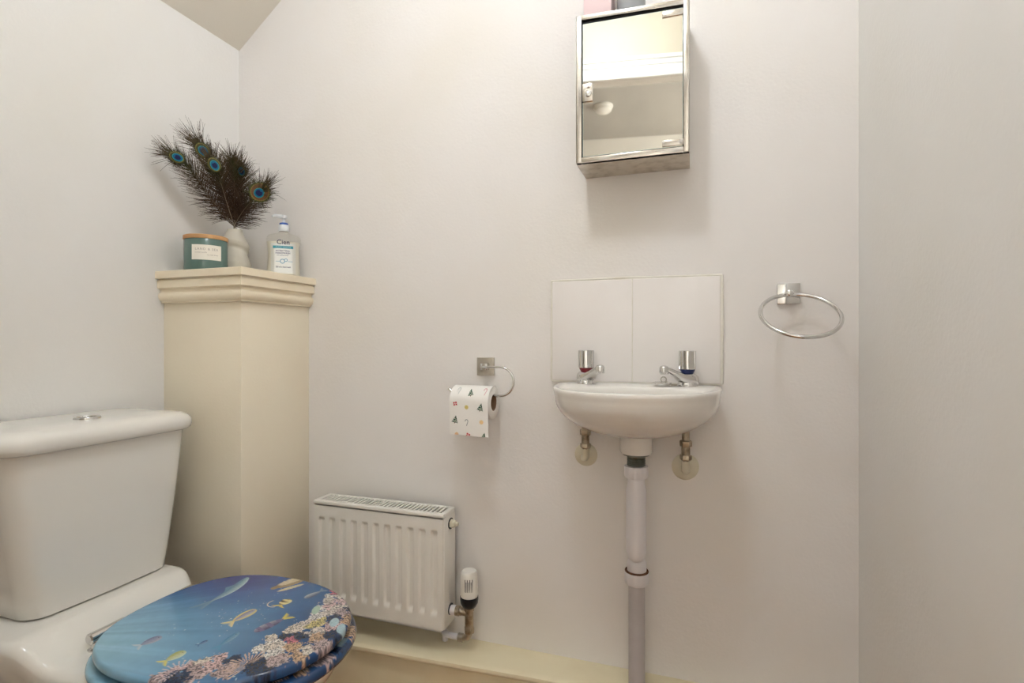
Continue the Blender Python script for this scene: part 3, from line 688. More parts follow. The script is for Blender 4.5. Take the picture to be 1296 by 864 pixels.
# supply connections below the taps
def make_supply(tx, px_, pz, rp, ztop, label, tilt):
    root = thing('tap_connector', label, 'pipe fitting', (px_, YB, pz), 'tap connectors under the basin')
    ty = 1.272
    b = MB().lathe([(0.0, 0.0), (rp, 0.0), (rp, 0.002), (rp - 0.004, 0.0045), (0.0125, 0.006), (0.0, 0.006)], (px_, YB + 0.0012, pz), axis=(tilt, -1, -tilt * 0.6), n=40)
    b.build('wall_plate', 'plastic_cream', root, ang=50)
    b = MB().tube([(px_, YB - 0.002, pz - 0.004), (px_, YB - 0.020, pz - 0.004), (px_ + 0.001, YB - 0.034, pz - 0.001), (tx - 0.0, ty + 0.006, pz + 0.006), (tx, ty, pz + 0.016), (tx, ty, pz + 0.034)], 0.0088, 18)
    b.build('elbow_pipe', 'plastic_cream', root, ang=50)
    zz = pz + 0.024
    b = MB()
    b.lathe([(0.0, 0), (0.009, 0.0), (0.0128, 0.004), (0.0132, 0.011), (0.0125, 0.0135), (0.0, 0.0135)], (tx, ty, zz), n=6)
    b.lathe([(0.0095, 0.012), (0.0095, 0.036)], (tx, ty, zz), n=24)
    b.lathe([(0.0, 0.0), (0.0122, 0.0), (0.0135, 0.002), (0.0135, 0.012), (0.0115, 0.0145), (0.0, 0.0145)], (tx, ty, zz + 0.033), n=6)
    b.lathe([(0.0085, 0.045), (0.0085, ztop - zz)], (tx, ty, zz), n=20)
    b.build('compression_fitting', 'dirty_brass', root, ang=30)
make_supply(-0.2425, -0.250, -0.283, 0.0285, -0.19, 'tarnished pipe fitting on cream wall plate below the red-ringed tap', 0.0)
make_supply(-0.012, -0.013, -0.296, 0.0315, -0.19, 'tarnished pipe fitting on loose cream wall plate below the blue-ringed tap', 0.06)

# ================================================================== mirror cabinet
root = thing('mirror_cabinet', 'stainless steel wall cabinet with a mirrored door above the basin', 'cabinet', (-0.13, YB, 0.406))
KX0, KX1, KZ0, KZL, KZR, KF, KB = -0.2505, -0.0035, 0.4075, 0.7445, 0.7365, 1.200, YB - 0.0005
def zt_(x): return KZL + (KZR - KZL) * (x - KX0) / (KX1 - KX0)
T = 0.0015
b = MB().box(KX0, KX1, KF, KB, KZ0, KZ0 + T)                                     # underside
b.build('cabinet_base', 'steel_scuffed', root, smooth=False)
b = MB().box(KX0, KX1, KB - T, KB, KZ0 + T, KZR - .001)
b.hexa([(KX0, KF, KZ0 + T), (KX0 + T, KF, KZ0 + T), (KX0 + T, KB, KZ0 + T), (KX0, KB, KZ0 + T), (KX0, KF, KZL), (KX0 + T, KF, KZL), (KX0 + T, KB, KZL), (KX0, KB, KZL)])
b.hexa([(KX1 - T, KF, KZ0 + T), (KX1, KF, KZ0 + T), (KX1, KB, KZ0 + T), (KX1 - T, KB, KZ0 + T), (KX1 - T, KF, KZR), (KX1, KF, KZR), (KX1, KB, KZR), (KX1 - T, KB, KZR)])
b.hexa([(KX0, KF, KZL - T), (KX1, KF, KZR - T), (KX1, KB, KZR - T), (KX0, KB, KZL - T), (KX0, KF, KZL), (KX1, KF, KZR), (KX1, KB, KZR), (KX0, KB, KZL)])
fw = 0.0125
b.hexa([(KX0, KF, KZ0), (KX0 + fw, KF, KZ0), (KX0 + fw, KF + 0.012, KZ0), (KX0, KF + 0.012, KZ0), (KX0, KF, KZL), (KX0 + fw, KF, KZL), (KX0 + fw, KF + 0.012, KZL), (KX0, KF + 0.012, KZL)], 0.0008)
b.hexa([(KX1 - fw, KF, KZ0), (KX1, KF, KZ0), (KX1, KF + 0.012, KZ0), (KX1 - fw, KF + 0.012, KZ0), (KX1 - fw, KF, KZR), (KX1, KF, KZR), (KX1, KF + 0.012, KZR), (KX1 - fw, KF + 0.012, KZR)], 0.0008)
b.hexa([(KX0 + fw, KF + 0.0002, KZL - fw * .85), (KX1 - fw, KF + 0.0002, KZR - fw * .85), (KX1 - fw, KF + 0.012, KZR - fw * .85), (KX0 + fw, KF + 0.012, KZL - fw * .85), (KX0 + fw, KF + 0.0002, zt_(KX0 + fw)), (KX1 - fw, KF + 0.0002, zt_(KX1 - fw)), (KX1 - fw, KF + 0.012, zt_(KX1 - fw)), (KX0 + fw, KF + 0.012, zt_(KX0 + fw))], 0.0008)
b.box(KX0 + fw, KX1 - fw, KF + 0.0002, KF + 0.012, KZ0, KZ0 + fw, 0.0008)
b.build('carcass', 'steel', root, ang=30)
b = MB().box(KX0 + 0.006, KX1 - 0.006, KF + 0.0046, KF + 0.016, KZ0 + 0.008, KZR - 0.006); b.build('door_backing', 'black_void', root, smooth=False)
gx0, gx1, gz0 = KX0 + fw + 0.0032, KX1 - fw - 0.002, KZ0 + fw + 0.003
gzl, gzr = zt_(gx0) - fw * .85 - 0.0085, zt_(gx1) - fw * .85 - 0.0065
GY = KF + 0.0035
b = MB().hexa([(gx0, GY, gz0), (gx1, GY, gz0), (gx1, GY + 0.001, gz0), (gx0, GY + 0.001, gz0), (gx0, GY, gzl), (gx1, GY, gzr), (gx1, GY + 0.001, gzr), (gx0, GY + 0.001, gzl)])
door = b.build('mirror_door', 'mirror_glass', root, smooth=False)
b = MB()
for (x0, z0_, x1, z1_) in ((gx0, gz0, gx1, gz0), (gx0, gz0, gx0, gzl), (gx0, gzl, gx1, gzr), (gx1, gz0, gx1, gzr)):
    b.tube([(x0, GY + 0.001, z0_), (x1, GY + 0.001, z1_)], 0.0010, 6)
b.build('bevelled_edge', 'glass_edge', door)
for zc in (gzr - 0.0085, gz0 + 0.0075): MB().box(gx1 - 0.042, gx1 + 0.002, GY - 0.0035, GY + 0.0065, zc - 0.0065, zc + 0.0065, 0.001, 2).build('hinge_clip', 'steel', door)
lz = 0.566
lk = MB().box(gx0 - 0.001, gx0 + 0.0225, GY - 0.006, GY + 0.006, lz - 0.0205, lz + 0.0205, 0.0012, 2).build('lock_plate', 'steel', door)
b = MB().lathe([(0.0, 0.0), (0.0072, 0.0), (0.0072, 0.0035), (0.006, 0.0045), (0.0, 0.005)], (gx0 + 0.0125, GY - 0.0055, lz - 0.004), axis=(0, -1, 0), n=28)
b.box(gx0 + 0.0095, gx0 + 0.0165, GY - 0.0085, GY - 0.005, lz + 0.0095, lz + 0.0125, 0.0006, 1); b.build('lock_barrel', 'chrome', lk)
# things standing on the cabinet
z0 = zt_(-0.17) + 0.0012
root = thing('carton', 'pale pink carton on top of the mirror cabinet', 'box', (-0.205, 1.255, KZL))
MB().box(-0.2375, -0.1735, 1.222, 1.292, z0 + 0.003, z0 + 0.105, 0.002, 2).build('carton_body', 'pink_card', root)
MB().box(-0.2385, -0.1725, 1.221, 1.293, z0 + 0.100, z0 + 0.122, 0.002, 2).build('carton_lid', 'pink_card', root)
root = thing('tub', 'grey tub on top of the mirror cabinet beside the pink carton', 'container', (-0.135, 1.255, KZL))
z0 = zt_(-0.10) + 0.0042
b = MB().lathe([(0.0, 0), (0.030, 0.0), (0.0315, 0.003), (0.0325, 0.07), (0.0325, 0.075), (0.0, 0.075)], (-0.132, 1.256, z0), n=40); b.build('tub_body', 'grey_tin', root)
b = MB().lathe([(0.0, 0.0755), (0.0335, 0.0755), (0.0338, 0.088), (0.031, 0.091), (0.0, 0.091)], (-0.132, 1.256, z0), n=40); b.build('tub_lid', 'plastic_black', root)

# ================================================================== toilet roll holder and roll
root = thing('toilet_roll_holder', 'chrome toilet roll holder with curved arm on a square wall plate', 'toilet roll holder', (-0.518, YB, -0.066))
MB().box(-0.542, -0.494, YB - 0.009, YB + 0.0008, -0.0905, -0.0425, 0.0012, 2).build('wall_plate', 'dull_chrome', root)
AY = 1.252
b = MB().tube([(-0.516, YB - 0.008, -0.066), (-0.514, AY + 0.022, -0.066), (-0.510, AY + 0.008, -0.0655), (-0.500, AY + 0.001, -0.065), (-0.486, AY, -0.0645)] +
              [(-0.455 + 0.0365 * math.sin(a), AY, -0.1005 + 0.0362 * math.cos(a)) for a in [PI * i / 20 for i in range(21)]] +
              [(-0.48, AY, -0.1372), (-0.53, AY, -0.1372), (-0.57, AY, -0.1355), (-0.585, AY, -0.1305), (-0.597, AY, -0.121)], 0.0031, 14)
b.build('arm', 'chrome', root)
MB().box(-0.5235, -0.505, YB - 0.030, YB - 0.0085, -0.075, -0.057, 0.002, 2).build('post', 'chrome', root)
root = thing('toilet_roll', 'white toilet roll with printed trees and gifts hanging on the holder arm', 'toilet roll', (-0.53, AY, -0.2))
RZ, RR = -0.1539, 0.0415; rx0, rx1 = -0.574, -0.471
b = MB(); n_ = 64
prof = [(0.0208, rx0), (RR - 0.001, rx0), (RR, rx0 + 0.001), (RR, rx1 - 0.001), (RR - 0.001, rx1), (0.0208, rx1), (0.0208, rx0)]
b.lathe([(r, h) for r, h in prof], (0, AY, RZ), axis=(1, 0, 0), n=n_, cap0=False, cap1=False); b.build('roll', 'paper', root, ang=50)
MB().lathe([(0.0207, rx0 + 0.0005), (0.0207, rx1 - 0.0008), (0.0198, rx1 - 0.0008), (0.0198, rx0 + 0.0005), (0.0207, rx0 + 0.0005)], (0, AY, RZ), axis=(1, 0, 0), n=n_, cap0=False, cap1=False).build('cardboard_core', 'cardboard', root)
arc = RR * (PI / 2 + 0.5)
def sheet(u, v):
    x = rx0 - 0.0005 + (rx1 - rx0 + 0.001) * u; L_ = arc + 0.079
    s = v * L_
    if s < arc:
        a = PI / 2 - 0.5 + s / RR; r = RR + 0.0006 + 0.0006 * v
        return (x, AY - r * math.cos(PI - a) if False else AY + r * math.cos(a), RZ + r * math.sin(a))
    d = s - arc
    return (x + 0.0012 * d / 0.08, AY - RR - 0.0012 + 0.06 * d * d + 0.0012 * math.sin(u * 5 + 1) * d / 0.08, RZ - d - 0.0025 * (u - 0.5) * d / 0.08)
b = MB().grid(sheet, 210, 190)
V = np.array(b.v); X, Z, Yv = V[:, 0], V[:, 2], V[:, 1]
colr = np.tile(np.array(lin((246, 242, 236))), (len(V), 1))
def pov(m, c):
    global colr
    m = np.clip(m, 0, 1)[:, None]; colr = colr * (1 - m) + np.array(lin(c))[None] * m
fx = lambda cx: rx0 + (cx - 135) / 295 * (rx1 - rx0)
fz = lambda cy: -(430 + cy / 6.171 - 432) / 672 * 1.325
front = (Yv < AY).astype(float)
def tree(cx, cy, s=1.0, c=(52, 88, 70), rot=0.0):
    dx, dz = X - fx(cx), Z - fz(cy); r_ = rot
    dx, dz = dx * math.cos(r_) + dz * math.sin(r_), -dx * math.sin(r_) + dz * math.cos(r_)
    h = 0.0085 * s
    m = (dz > -h * .8) & (dz < h) & (np.abs(dx) < (h - dz) * 0.5 * (0.72 + 0.28 * ((dz / h * 3) % 1)) + 0.0004)
    pov(m * front, c)
    for ddx, ddz in ((-.1, .2), (.2, -.15), (-.3, -.4), (.35, -.55), (0, -.5)):
        pov((np.hypot(dx - ddx * h, dz - ddz * h) < 0.0011 * s) * front, (226, 222, 206))
    pov((np.abs(dx) < 0.001) * (dz > -h * 1.05) * (dz < -h * .8) * front, (120, 84, 60))
def gift(cx, cy, c=(196, 52, 66), rot=0.3):
    dx, dz = X - fx(cx), Z - fz(cy); dx, dz = dx * math.cos(rot) + dz * math.sin(rot), -dx * math.sin(rot) + dz * math.cos(rot)
    pov((np.abs(dx) < 0.005) * (np.abs(dz) < 0.0045) * front, c); pov((np.abs(dx) < 0.0007) * (np.abs(dz) < 0.0045) * front, (240, 214, 206)); pov((np.abs(dz) < 0.0006) * (np.abs(dx) < 0.005) * front, (240, 214, 206))
def ball(cx, cy, c): pov(np.clip((0.0054 - np.hypot(X - fx(cx), Z - fz(cy))) / 0.0006, 0, 1) * front, c)
for cx, cy, s in ((290, 410, 1), (375, 518, 1.15), (180, 620, 1.15), (400, 742, 1.1)): tree(cx, cy, s, rot=0.25 * math.sin(cx))
gift(180, 497, rot=0.2); gift(280, 737, rot=-0.4)
ball(268, 522, (226, 208, 130)); ball(382, 632, (240, 206, 150)); ball(190, 735, (238, 200, 158))
def cane(cx, cy, c):
    dx, dz = X - fx(cx), Z - fz(cy)
    pov(((np.abs(dx - 0.004 - dz * .35) < 0.0009) & (dz > -.008) & (dz < 0.003)) * front, c)
    d = np.hypot(dx - 0.0012, dz - 0.0035); pov((np.abs(d - 0.0036) < 0.0009) * (dz > 0.0025) * front, c)
cane(265, 640, (150, 150, 150)); cane(392, 402, (226, 176, 180)); ball(190, 396, (236, 232, 226)); cane(190, 400, (206, 208, 202))
b.build('loose_sheet', 'printed_paper', root, ang=70, colors=colr)

# ================================================================== towel ring
root = thing('towel_ring', 'round chrome towel ring on a square wall plate right of the basin', 'towel ring', (0.2045, YB, 0.106))
MB().box(0.1815, 0.2275, YB - 0.009, YB + 0.0008, 0.083, 0.129, 0.0012, 2).build('wall_plate', 'chrome', root)
b = MB().lathe([(0.0068, -0.001), (0.0068, 0.026), (0.0078, 0.030), (0.0085, 0.036), (0.0078, 0.042), (0.005, 0.044), (0.0, 0.044)], (0.2005, YB - 0.0085, 0.1045), axis=(0, -1, 0), n=28)
b.build('post', 'chrome', root, ang=50)
cx, cy, cz, tilt, roll, yaw, rr_ = 0.212, 1.2255, 0.0553, 0.8978, -0.1037, -0.0601, 0.0746
e1 = Vector((math.cos(roll) * math.cos(yaw), math.sin(yaw), math.sin(roll))).normalized()
dd = Vector((0, -math.sin(tilt), -math.cos(tilt))); dd = (dd - e1 * dd.dot(e1)).normalized()
MB().tube([Vector((cx, cy, cz)) + rr_ * (math.cos(a) * e1 + math.sin(a) * dd) for a in [2 * PI * i / 96 for i in range(96)]], 0.0043, 16, closed=True).build('ring', 'chrome', root)

# ================================================================== things on the corner shelf
SH = 0.1882
# candle
kx, ky, kr = -1.262, 1.112, 0.0535
root = thing('candle', 'dark teal jar candle with wooden lid and cream label on the corner shelf', 'candle', (kx, ky, SH))
b = MB().lathe([(0.0, 0.0005), (kr - 0.004, 0.0005), (kr - 0.001, 0.003), (kr, 0.008), (kr, 0.085), (kr - 0.001, 0.0865), (kr - 0.003, 0.0865), (kr - 0.0035, 0.06), (0.0, 0.06)], (kx, ky, SH), n=56); b.build('jar', 'candle_glass', root, ang=50)
b = MB().lathe([(0.0, 0.0865), (kr + 0.0005, 0.0867), (kr + 0.001, 0.0875), (kr + 0.001, 0.0965), (kr, 0.0975), (0.0, 0.0975)], (kx, ky, SH), n=56); b.build('wooden_lid', 'bamboo', root, ang=40)
ad = math.atan2(-ky, -kx)                     # towards the room
def on_jar(a0, r):
    def f(x, y): 
        a = a0 + x / r; return (kx + r * math.cos(a), ky + r * math.sin(a), SH + y)
    return f
lf = on_jar(ad + 0.03, kr + 0.0004)
b = MB().grid(lambda u, v: lf(-0.037 + 0.074 * u, 0.029 + 0.040 * v), 24, 2); lab = b.build('label', 'label_paper', root)
def text(body, size, fn, name, m, parent, bold=0.0, align='CENTER', sx=1.0, spacing=1.0):
    cu = bpy.data.curves.new('t', 'FONT'); cu.body = body; cu.size = size; cu.align_x = align; cu.offset = bold; cu.resolution_u = 3; cu.space_character = spacing
    o = bpy.data.objects.new('t', cu); COL.objects.link(o)
    bpy.context.view_layer.update()
    me = bpy.data.meshes.new_from_object(o.evaluated_get(bpy.context.evaluated_depsgraph_get()))
    b = MB(); b.add([fn(v.co.x * sx, v.co.y) for v in me.vertices], [list(p.vertices) for p in me.polygons])
    bpy.data.objects.remove(o); bpy.data.curves.remove(cu); bpy.data.meshes.remove(me)
    return b.build(name, m, parent, smooth=False)
lf2 = on_jar(ad + 0.03, kr + 0.0008)
text('LAND & SEA', 0.0085, lambda x, y: lf2(x, 0.0545 + y), 'lettering', 'label_ink', lab, spacing=1.25)
text('scented candle', 0.0048, lambda x, y: lf2(x - 0.014, 0.047 + y), 'lettering', 'label_ink', lab)
text('soy wax blend', 0.0048, lambda x, y: lf2(x + 0.014, 0.041 + y), 'lettering', 'label_ink', lab)
# vase
vx_, vy_ = -1.2695, 1.2165
root = thing('bud_vase', 'off-white ceramic pinched vase holding peacock feathers on the shelf', 'vase', (vx_, vy_, SH))
rings = []
hv = 0.139
prv = [(0.0, 0.030), (0.02, 0.034), (0.10, 0.0405), (0.22, 0.0445), (0.34, 0.0425), (0.44, 0.0370), (0.51, 0.0325), (0.55, 0.0335), (0.60, 0.0375), (0.68, 0.0385), (0.74, 0.0355), (0.82, 0.029), (0.9, 0.0235), (0.97, 0.0205), (1.0, 0.0198)]
for i in range(57):
    t = i / 56; rg = []
    for j in range(56):
        a = 2 * PI * j / 56
        tt = t + 0.10 * math.cos(a - 1.9) * math.sin(PI * t)        # pinched seam runs on a slant
        tt = min(max(tt, 0), 1)
        k = max(i_ for i_ in range(len(prv)) if prv[i_][0] <= tt + 1e-9); k = min(k, len(prv) - 2)
        f = (tt - prv[k][0]) / (prv[k + 1][0] - prv[k][0]); f = min(max(f, 0), 1)
        r = prv[k][1] * (1 - f) + prv[k + 1][1] * f
        rg.append((vx_ + r * math.cos(a), vy_ + r * math.sin(a), SH + 0.0003 + hv * t))
    rings.append(rg)
top = SH + hv
for r, z in ((0.0178, top + 0.0003), (0.0165, top - 0.004), (0.018, top - 0.03), (0.02, top - 0.06)):
    rings.append([(vx_ + r * math.cos(2 * PI * j / 56), vy_ + r * math.sin(2 * PI * j / 56), z) for j in range(56)])
MB().loft(rings).build('vase_body', 'vase_ceramic', root, ang=70)
# soap bottle
sx_, sy_ = -1.128, 1.256
root = thing('soap_dispenser', 'clear pump bottle of white hand wash at the right end of the corner shelf', 'soap bottle', (sx_, sy_, SH))
fd = Vector((-sx_ - 0.12, -sy_, 0)).normalized(); rd = Vector((-fd.y, fd.x, 0))
def sp(x, d, z): return Vector((sx_, sy_, SH + z)) + rd * x + fd * d
def bot(hw, hd, z, n=48, e=0.62):
    hw *= 1.07 if hw > 0.02 else 1
    return [sp(hw * math.copysign(abs(math.cos(a)) ** e, math.cos(a)), hd * math.copysign(abs(math.sin(a)) ** 0.85, math.sin(a)), z) for a in [2 * PI * j / n for j in range(n)]]
body = [(0.038, 0.020, 0.0005), (0.0415, 0.0235, 0.003), (0.0425, 0.025, 0.008), (0.0405, 0.0245, 0.04), (0.0395, 0.024, 0.07), (0.0405, 0.024, 0.085), (0.0425, 0.0245, 0.098), (0.0435, 0.0245, 0.107), (0.0425, 0.024, 0.114), (0.038, 0.022, 0.120), (0.026, 0.018, 0.1245), (0.0155, 0.0145, 0.127), (0.0135, 0.0135, 0.129), (0.0135, 0.0135, 0.132)]
b = MB().loft([bot(w, d, z, e=0.62 if w > 0.02 else 1.0) for w, d, z in body]); bb = b.build('bottle', 'bottle_plastic', root, ang=60)
lq = [(w - 0.0022, d - 0.0022, max(z, 0.0025)) for w, d, z in body if z <= 0.098]
lq.append((lq[-1][0], lq[-1][1], 0.1)); lq = [q for q in lq]
b = MB().loft([bot(w, d, z) for w, d, z in lq]); b.build('liquid_soap', 'soap_liquid', root, ang=60)
def on_b(x, y):
    k = 0
    for i in range(len(body) - 1):
        if body[i][2] <= y: k = i
    f = (y - body[k][2]) / (body[k + 1][2] - body[k][2]); hw = body[k][0] * (1 - f) + body[k + 1][0] * f; hd = body[k][1] * (1 - f) + body[k + 1][1] * f
    c = min(abs(x) / hw, 0.98) ** (1 / 0.62); s = math.sqrt(1 - c * c)
    return (hw, hd * s ** 0.85)
def lab_s(off): return lambda x, y: sp(x, on_b(x, y)[1] + off, y)
l1, l2 = lab_s(0.0004), lab_s(0.0008)
b = MB().grid(lambda u, v: l1(-0.033 + 0.066 * u, 0.008 + 0.086 * v), 24, 24); lab = b.build('label', 'soap_label', root)
b = MB().grid(lambda u, v: l2(-0.0275 + 0.054 * u, 0.0795 + 0.0075 * v), 20, 2); b.build('band', 'teal_ink', lab)
l3 = lab_s(0.0011)
text('Cien', 0.0185, lambda x, y: l2(x, 0.0915 + y), 'brand_lettering', 'navy_ink', lab, bold=0.00012, sx=1.0)
text('CLASSIC SENSITIVE', 0.0048, lambda x, y: l3(x, 0.0817 + y), 'lettering', 'pale_ink', lab)
text('ANTIBACTERIAL', 0.0066, lambda x, y: l2(x - 0.001, 0.0705 + y), 'lettering', 'purple_ink', lab, bold=0.00008, sx=0.78)
text('HANDWASH', 0.0075, lambda x, y: l2(x - 0.001, 0.0635 + y), 'lettering', 'purple_ink', lab, bold=0.0001, sx=0.9)
text('with pump action', 0.0045, lambda x, y: l2(x - 0.002, 0.0582 + y), 'lettering', 'purple_ink', lab)
text('500 ml e hand wash', 0.0062, lambda x, y: l2(x, 0.024 + y), 'lettering', 'navy_ink', lab, bold=0.0001, sx=0.8)
b = MB()
def disc(cx, cz, r, r2=None):
    for i in range(28):
        a0, a1 = 2 * PI * i / 28, 2 * PI * (i + 1) / 28; ri = r2 or 0.0002
        b.add([l2(cx + q * math.cos(a), cz + q * math.sin(a)) for q, a in ((ri, a0), (r, a0), (r, a1), (ri, a1))], [(0, 1, 2, 3)])
disc(-0.002, 0.0425, 0.0068, 0.0048); disc(0.007, 0.046, 0.0048, 0.0030)
b.grid(lambda u, v: l2(-0.020 + 0.012 * u, 0.0415 + 0.0012 * v), 6, 1); b.grid(lambda u, v: l2(0.013 + 0.012 * u, 0.0415 + 0.0012 * v), 6, 1)
b.build('bubble_emblem', 'bubble_blue', lab, smooth=False)
b = MB().lathe([(0.0, 0.1322), (0.0135, 0.1322), (0.0142, 0.1335), (0.0142, 0.149), (0.0130, 0.151), (0.0, 0.151)], (sx_, sy_, SH), n=36); b.build('pump_collar', 'pump_white', root)
b = MB().lathe([(0.0118, 0.1512), (0.0122, 0.153), (0.0115, 0.1565), (0.008, 0.158), (0.0, 0.158)], (sx_, sy_, SH), n=36); b.build('pump_lock', 'pump_blue', root)
b = MB().lathe([(0.004, 0.157), (0.004, 0.168), (0.009, 0.170), (0.0095, 0.178), (0.0075, 0.180), (0.0, 0.1805)], (sx_, sy_, SH), n=28)
nd = (fd * 0.55 + rd * -0.83).normalized()
b.tube([Vector((sx_, sy_, SH + 0.175)) + nd * q + Vector((0, 0, -dz)) for q, dz in ((0, 0), (0.015, 0.0), (0.028, 0.001), (0.035, 0.004))], [0.006, 0.0055, 0.0045, 0.0035], 14); b.build('pump_nozzle', 'pump_white', root)

# ================================================================== peacock feathers
MOUTH = Vector((vx_, vy_, SH + hv))
def bez(p, t):
    n = len(p) - 1; r = Vector((0, 0, 0))
    for i, q in enumerate(p): r += q * (math.comb(n, i) * t ** i * (1 - t) ** (n - i))
    return r
FC = lambda *c: np.array(lin(c))
def clampv(v): return Vector((max(v.x, XL + 0.006), min(v.y, YB - 0.006), v.z))
def feather(px, label, eye=0.02, blen=0.05, seed=1, dens=95, aspect=1.25, tipfan=1.0, loose=1.0, t0=0.10, eyetone=1.0, twist=0.0, bronze=False):
    rng = random.Random(seed)
    foot = Vector((vx_ + rng.uniform(-.006, .006), vy_ + rng.uniform(-.006, .006), SH + 0.05))
    P = [foot, MOUTH + Vector((rng.uniform(-.009, .009), rng.uniform(-.009, .009), 0.004))] + [at(*q) for q in px]
    # path: straight inside the neck, then the curve
    def path(t): return bez([P[1]] + P[2:], t)
    root = thing('peacock_feather', label, 'feather', tuple(P[1]), 'peacock feathers in the vase')
    m = 40
    pts = [P[0]] + [clampv(path(i / m)) for i in range(m + 1)]
    MB().tube(pts, [0.0012] + [0.0011 * (1 - 0.75 * i / m) for i in range(m + 1)], 6).build('quill', 'quill', root)
    b = MB(); cols = []
    def barb(base, T, B, N, side, ang, ln, droop, c0, c1, r0=0.0008):
        ns_ = 6; pr = []; cl = []
        jn = rng.uniform(-0.28, 0.28)
        for i in range(ns_ + 1):
            s = i / ns_; a = ang - droop * s * s
            pass
        p = base.copy(); step = ln / ns_
        for i in range(ns_ + 1):
            s = i / ns_; a = ang + droop * s
            pr.append(clampv(p)); cl.append(c0 * (1 - s) + c1 * s)
            d = T * math.cos(a) + B * (side * math.sin(a)) + N * (jn * (1 - 0.4 * s))
            p = p + d.normalized() * step
        n0 = len(b.v); b.tube(pr, [r0 * (1 - 0.7 * i / ns_) for i in range(ns_ + 1)], 3, cap=False)
        for c in cl: cols.extend([c] * 3)
    tot = sum((path((i + 1) / m) - path(i / m)).length for i in range(m))
    for side in (-1, 1):
        for i in range(dens):
            t = t0 + (1.0 - t0) * (i + rng.random()) / dens
            base = path(t); T = (path(min(t + .02, 1)) - path(max(t - .02, 0))).normalized()
            view = (-base); view.z *= 0.3; view.normalize()
            N = (view - T * view.dot(T)).normalized(); B = T.cross(N).normalized()
            if twist: 
                Rm = Matrix.Rotation(twist * t, 3, T); N = Rm @ N; B = Rm @ B
            ang = math.radians(58 - 34 * t + rng.uniform(-9, 9) + (rng.uniform(0, 18) if t < .35 else 0))
            prof = math.sin(PI * min(0.16 + t * 0.74, 1.0)) ** 0.75
            ln = blen * prof * rng.uniform(0.75, 1.2)
            if t > 0.86: ln *= 1.12 * tipfan; ang *= 0.75
            sh = rng.uniform(0.7, 1.25)
            gr = max(0.0, min(1.0, (t - 0.45) / 0.4))
            c0 = (FC(70, 52, 40) * (1 - gr) + FC(64, 70, 40) * gr) * sh
            c1 = (FC(92, 72, 54) * (1 - gr * .6) + FC(92, 78, 52) * gr * .6) * sh
            barb(base, T, B, N, side, ang, ln, rng.uniform(-0.45, 0.25) * loose, c0, c1)
    # fan beyond the eye
    T = (path(1.0) - path(0.95)).normalized(); base = path(0.93)
    N = Vector((0.70, -0.70, -0.14)).normalized(); N = (N + 0.15 * Vector((rng.uniform(-1, 1), rng.uniform(-1, 1), rng.uniform(-1, 1)))).normalized()   # vane faces the room
    T = (T - N * T.dot(N)).normalized(); B = T.cross(N).normalized()
    for i in range(int(90 * tipfan)):
        a = rng.gauss(0, 0.42)
        barb(base + T * rng.uniform(-.012, .012) + B * rng.uniform(-.006, .006), T, B, N, 1, a, blen * rng.uniform(0.75, 1.25) * tipfan, a * 0.25 + rng.uniform(-.22, .22), FC(70, 68, 42) * rng.uniform(.7, 1.2), FC(96, 76, 58) * rng.uniform(.6, 1.2))
    if eye:
        # dense vane around the eye
        ce = path(0.90)
        for i in range(150):
            a = rng.uniform(-2.6, 2.6)
            barb(ce + T * rng.uniform(-.3, .3) * eye - N * 0.0015, T, B, N * 0.2, 1, a, eye * rng.uniform(1.15, 1.75), -a * 0.16, FC(60, 58, 30) * rng.uniform(.7, 1.2), FC(70, 66, 36) * rng.uniform(.6, 1.1), r0=0.0009)
    V_ = b.build('barbs', 'feather', root, ang=80, colors=np.array(cols))
    if eye:
        g = MB(); ec = []
        nr_, na_ = 30, 72
        R1 = eye; pos = path(0.90) + N * (0.009 if bronze else 0.015)
        def ecol(rr, aa):
            # rr 0..1 inside the ocellus; indented dark heart in a cyan disc in bronze in a green rim
            x, y = rr * math.cos(aa), rr * math.sin(aa)
            hx, hy = x + 0.10, y
            hrt = math.hypot(hx / 0.30, hy / 0.30) + (0.35 * math.exp(-((y / 0.10) ** 2)) if x > 0.02 else 0)
            cy_ = math.hypot((x + 0.10) / 0.50, y / 0.46)
            if not bronze: cy_ *= 0.74; hrt *= 0.8
            br = math.hypot((x - 0.02) / 0.84, y / 0.80)
            n_ = 0.85 + 0.3 * math.sin(aa * 46 + rr * 3) * 0.5
            if hrt < 1: c = FC(16, 26, 74)
            elif cy_ < 0.86: c = FC(12, 98, 140)
            elif cy_ < 1.0: c = FC(38, 150, 150)
            elif br < 0.97: c = FC(118, 82, 52) if bronze else FC(70, 66, 38) * (1 if br < .8 else 1.25)
            elif br < 1.06: c = FC(138, 124, 62)
            else: c = FC(74, 78, 42)
            return c * n_ * eyetone
        rows = []
        for i in range(nr_ + 1):
            rr = i / nr_; rg = []
            for j in range(na_):
                aa = 2 * PI * j / na_
                rag = 1 + (0.06 * math.sin(aa * 17 + seed) if rr > .9 else 0)
                q = pos + (T * (math.cos(aa) * aspect) + B * math.sin(aa)) * (R1 * max(rr, 0.01) * rag) + N * (0.0022 * (1 - rr * rr) + 0.0002 * math.sin(aa * 36))
                rg.append(clampv(q)); ec.append(ecol(rr, aa))
            rows.append(rg)
        g.loft(rows, False, False)
        g.build('eye', 'feather', root, ang=80, colors=np.array(ec))
    return root
feather([(262, 255, 1.15), (248, 208, 1.07), (215, 195, 1.035)], 'peacock feather arching furthest left with a small blue eye', eye=0.0150, blen=0.060, seed=11, dens=170, tipfan=0.85)
feather([(278, 250, 1.17), (272, 205, 1.13), (252, 184, 1.10)], 'peacock feather with the highest blue eye, its tip swept left', eye=0.0175, blen=0.066, seed=22, dens=170, tipfan=1.0)
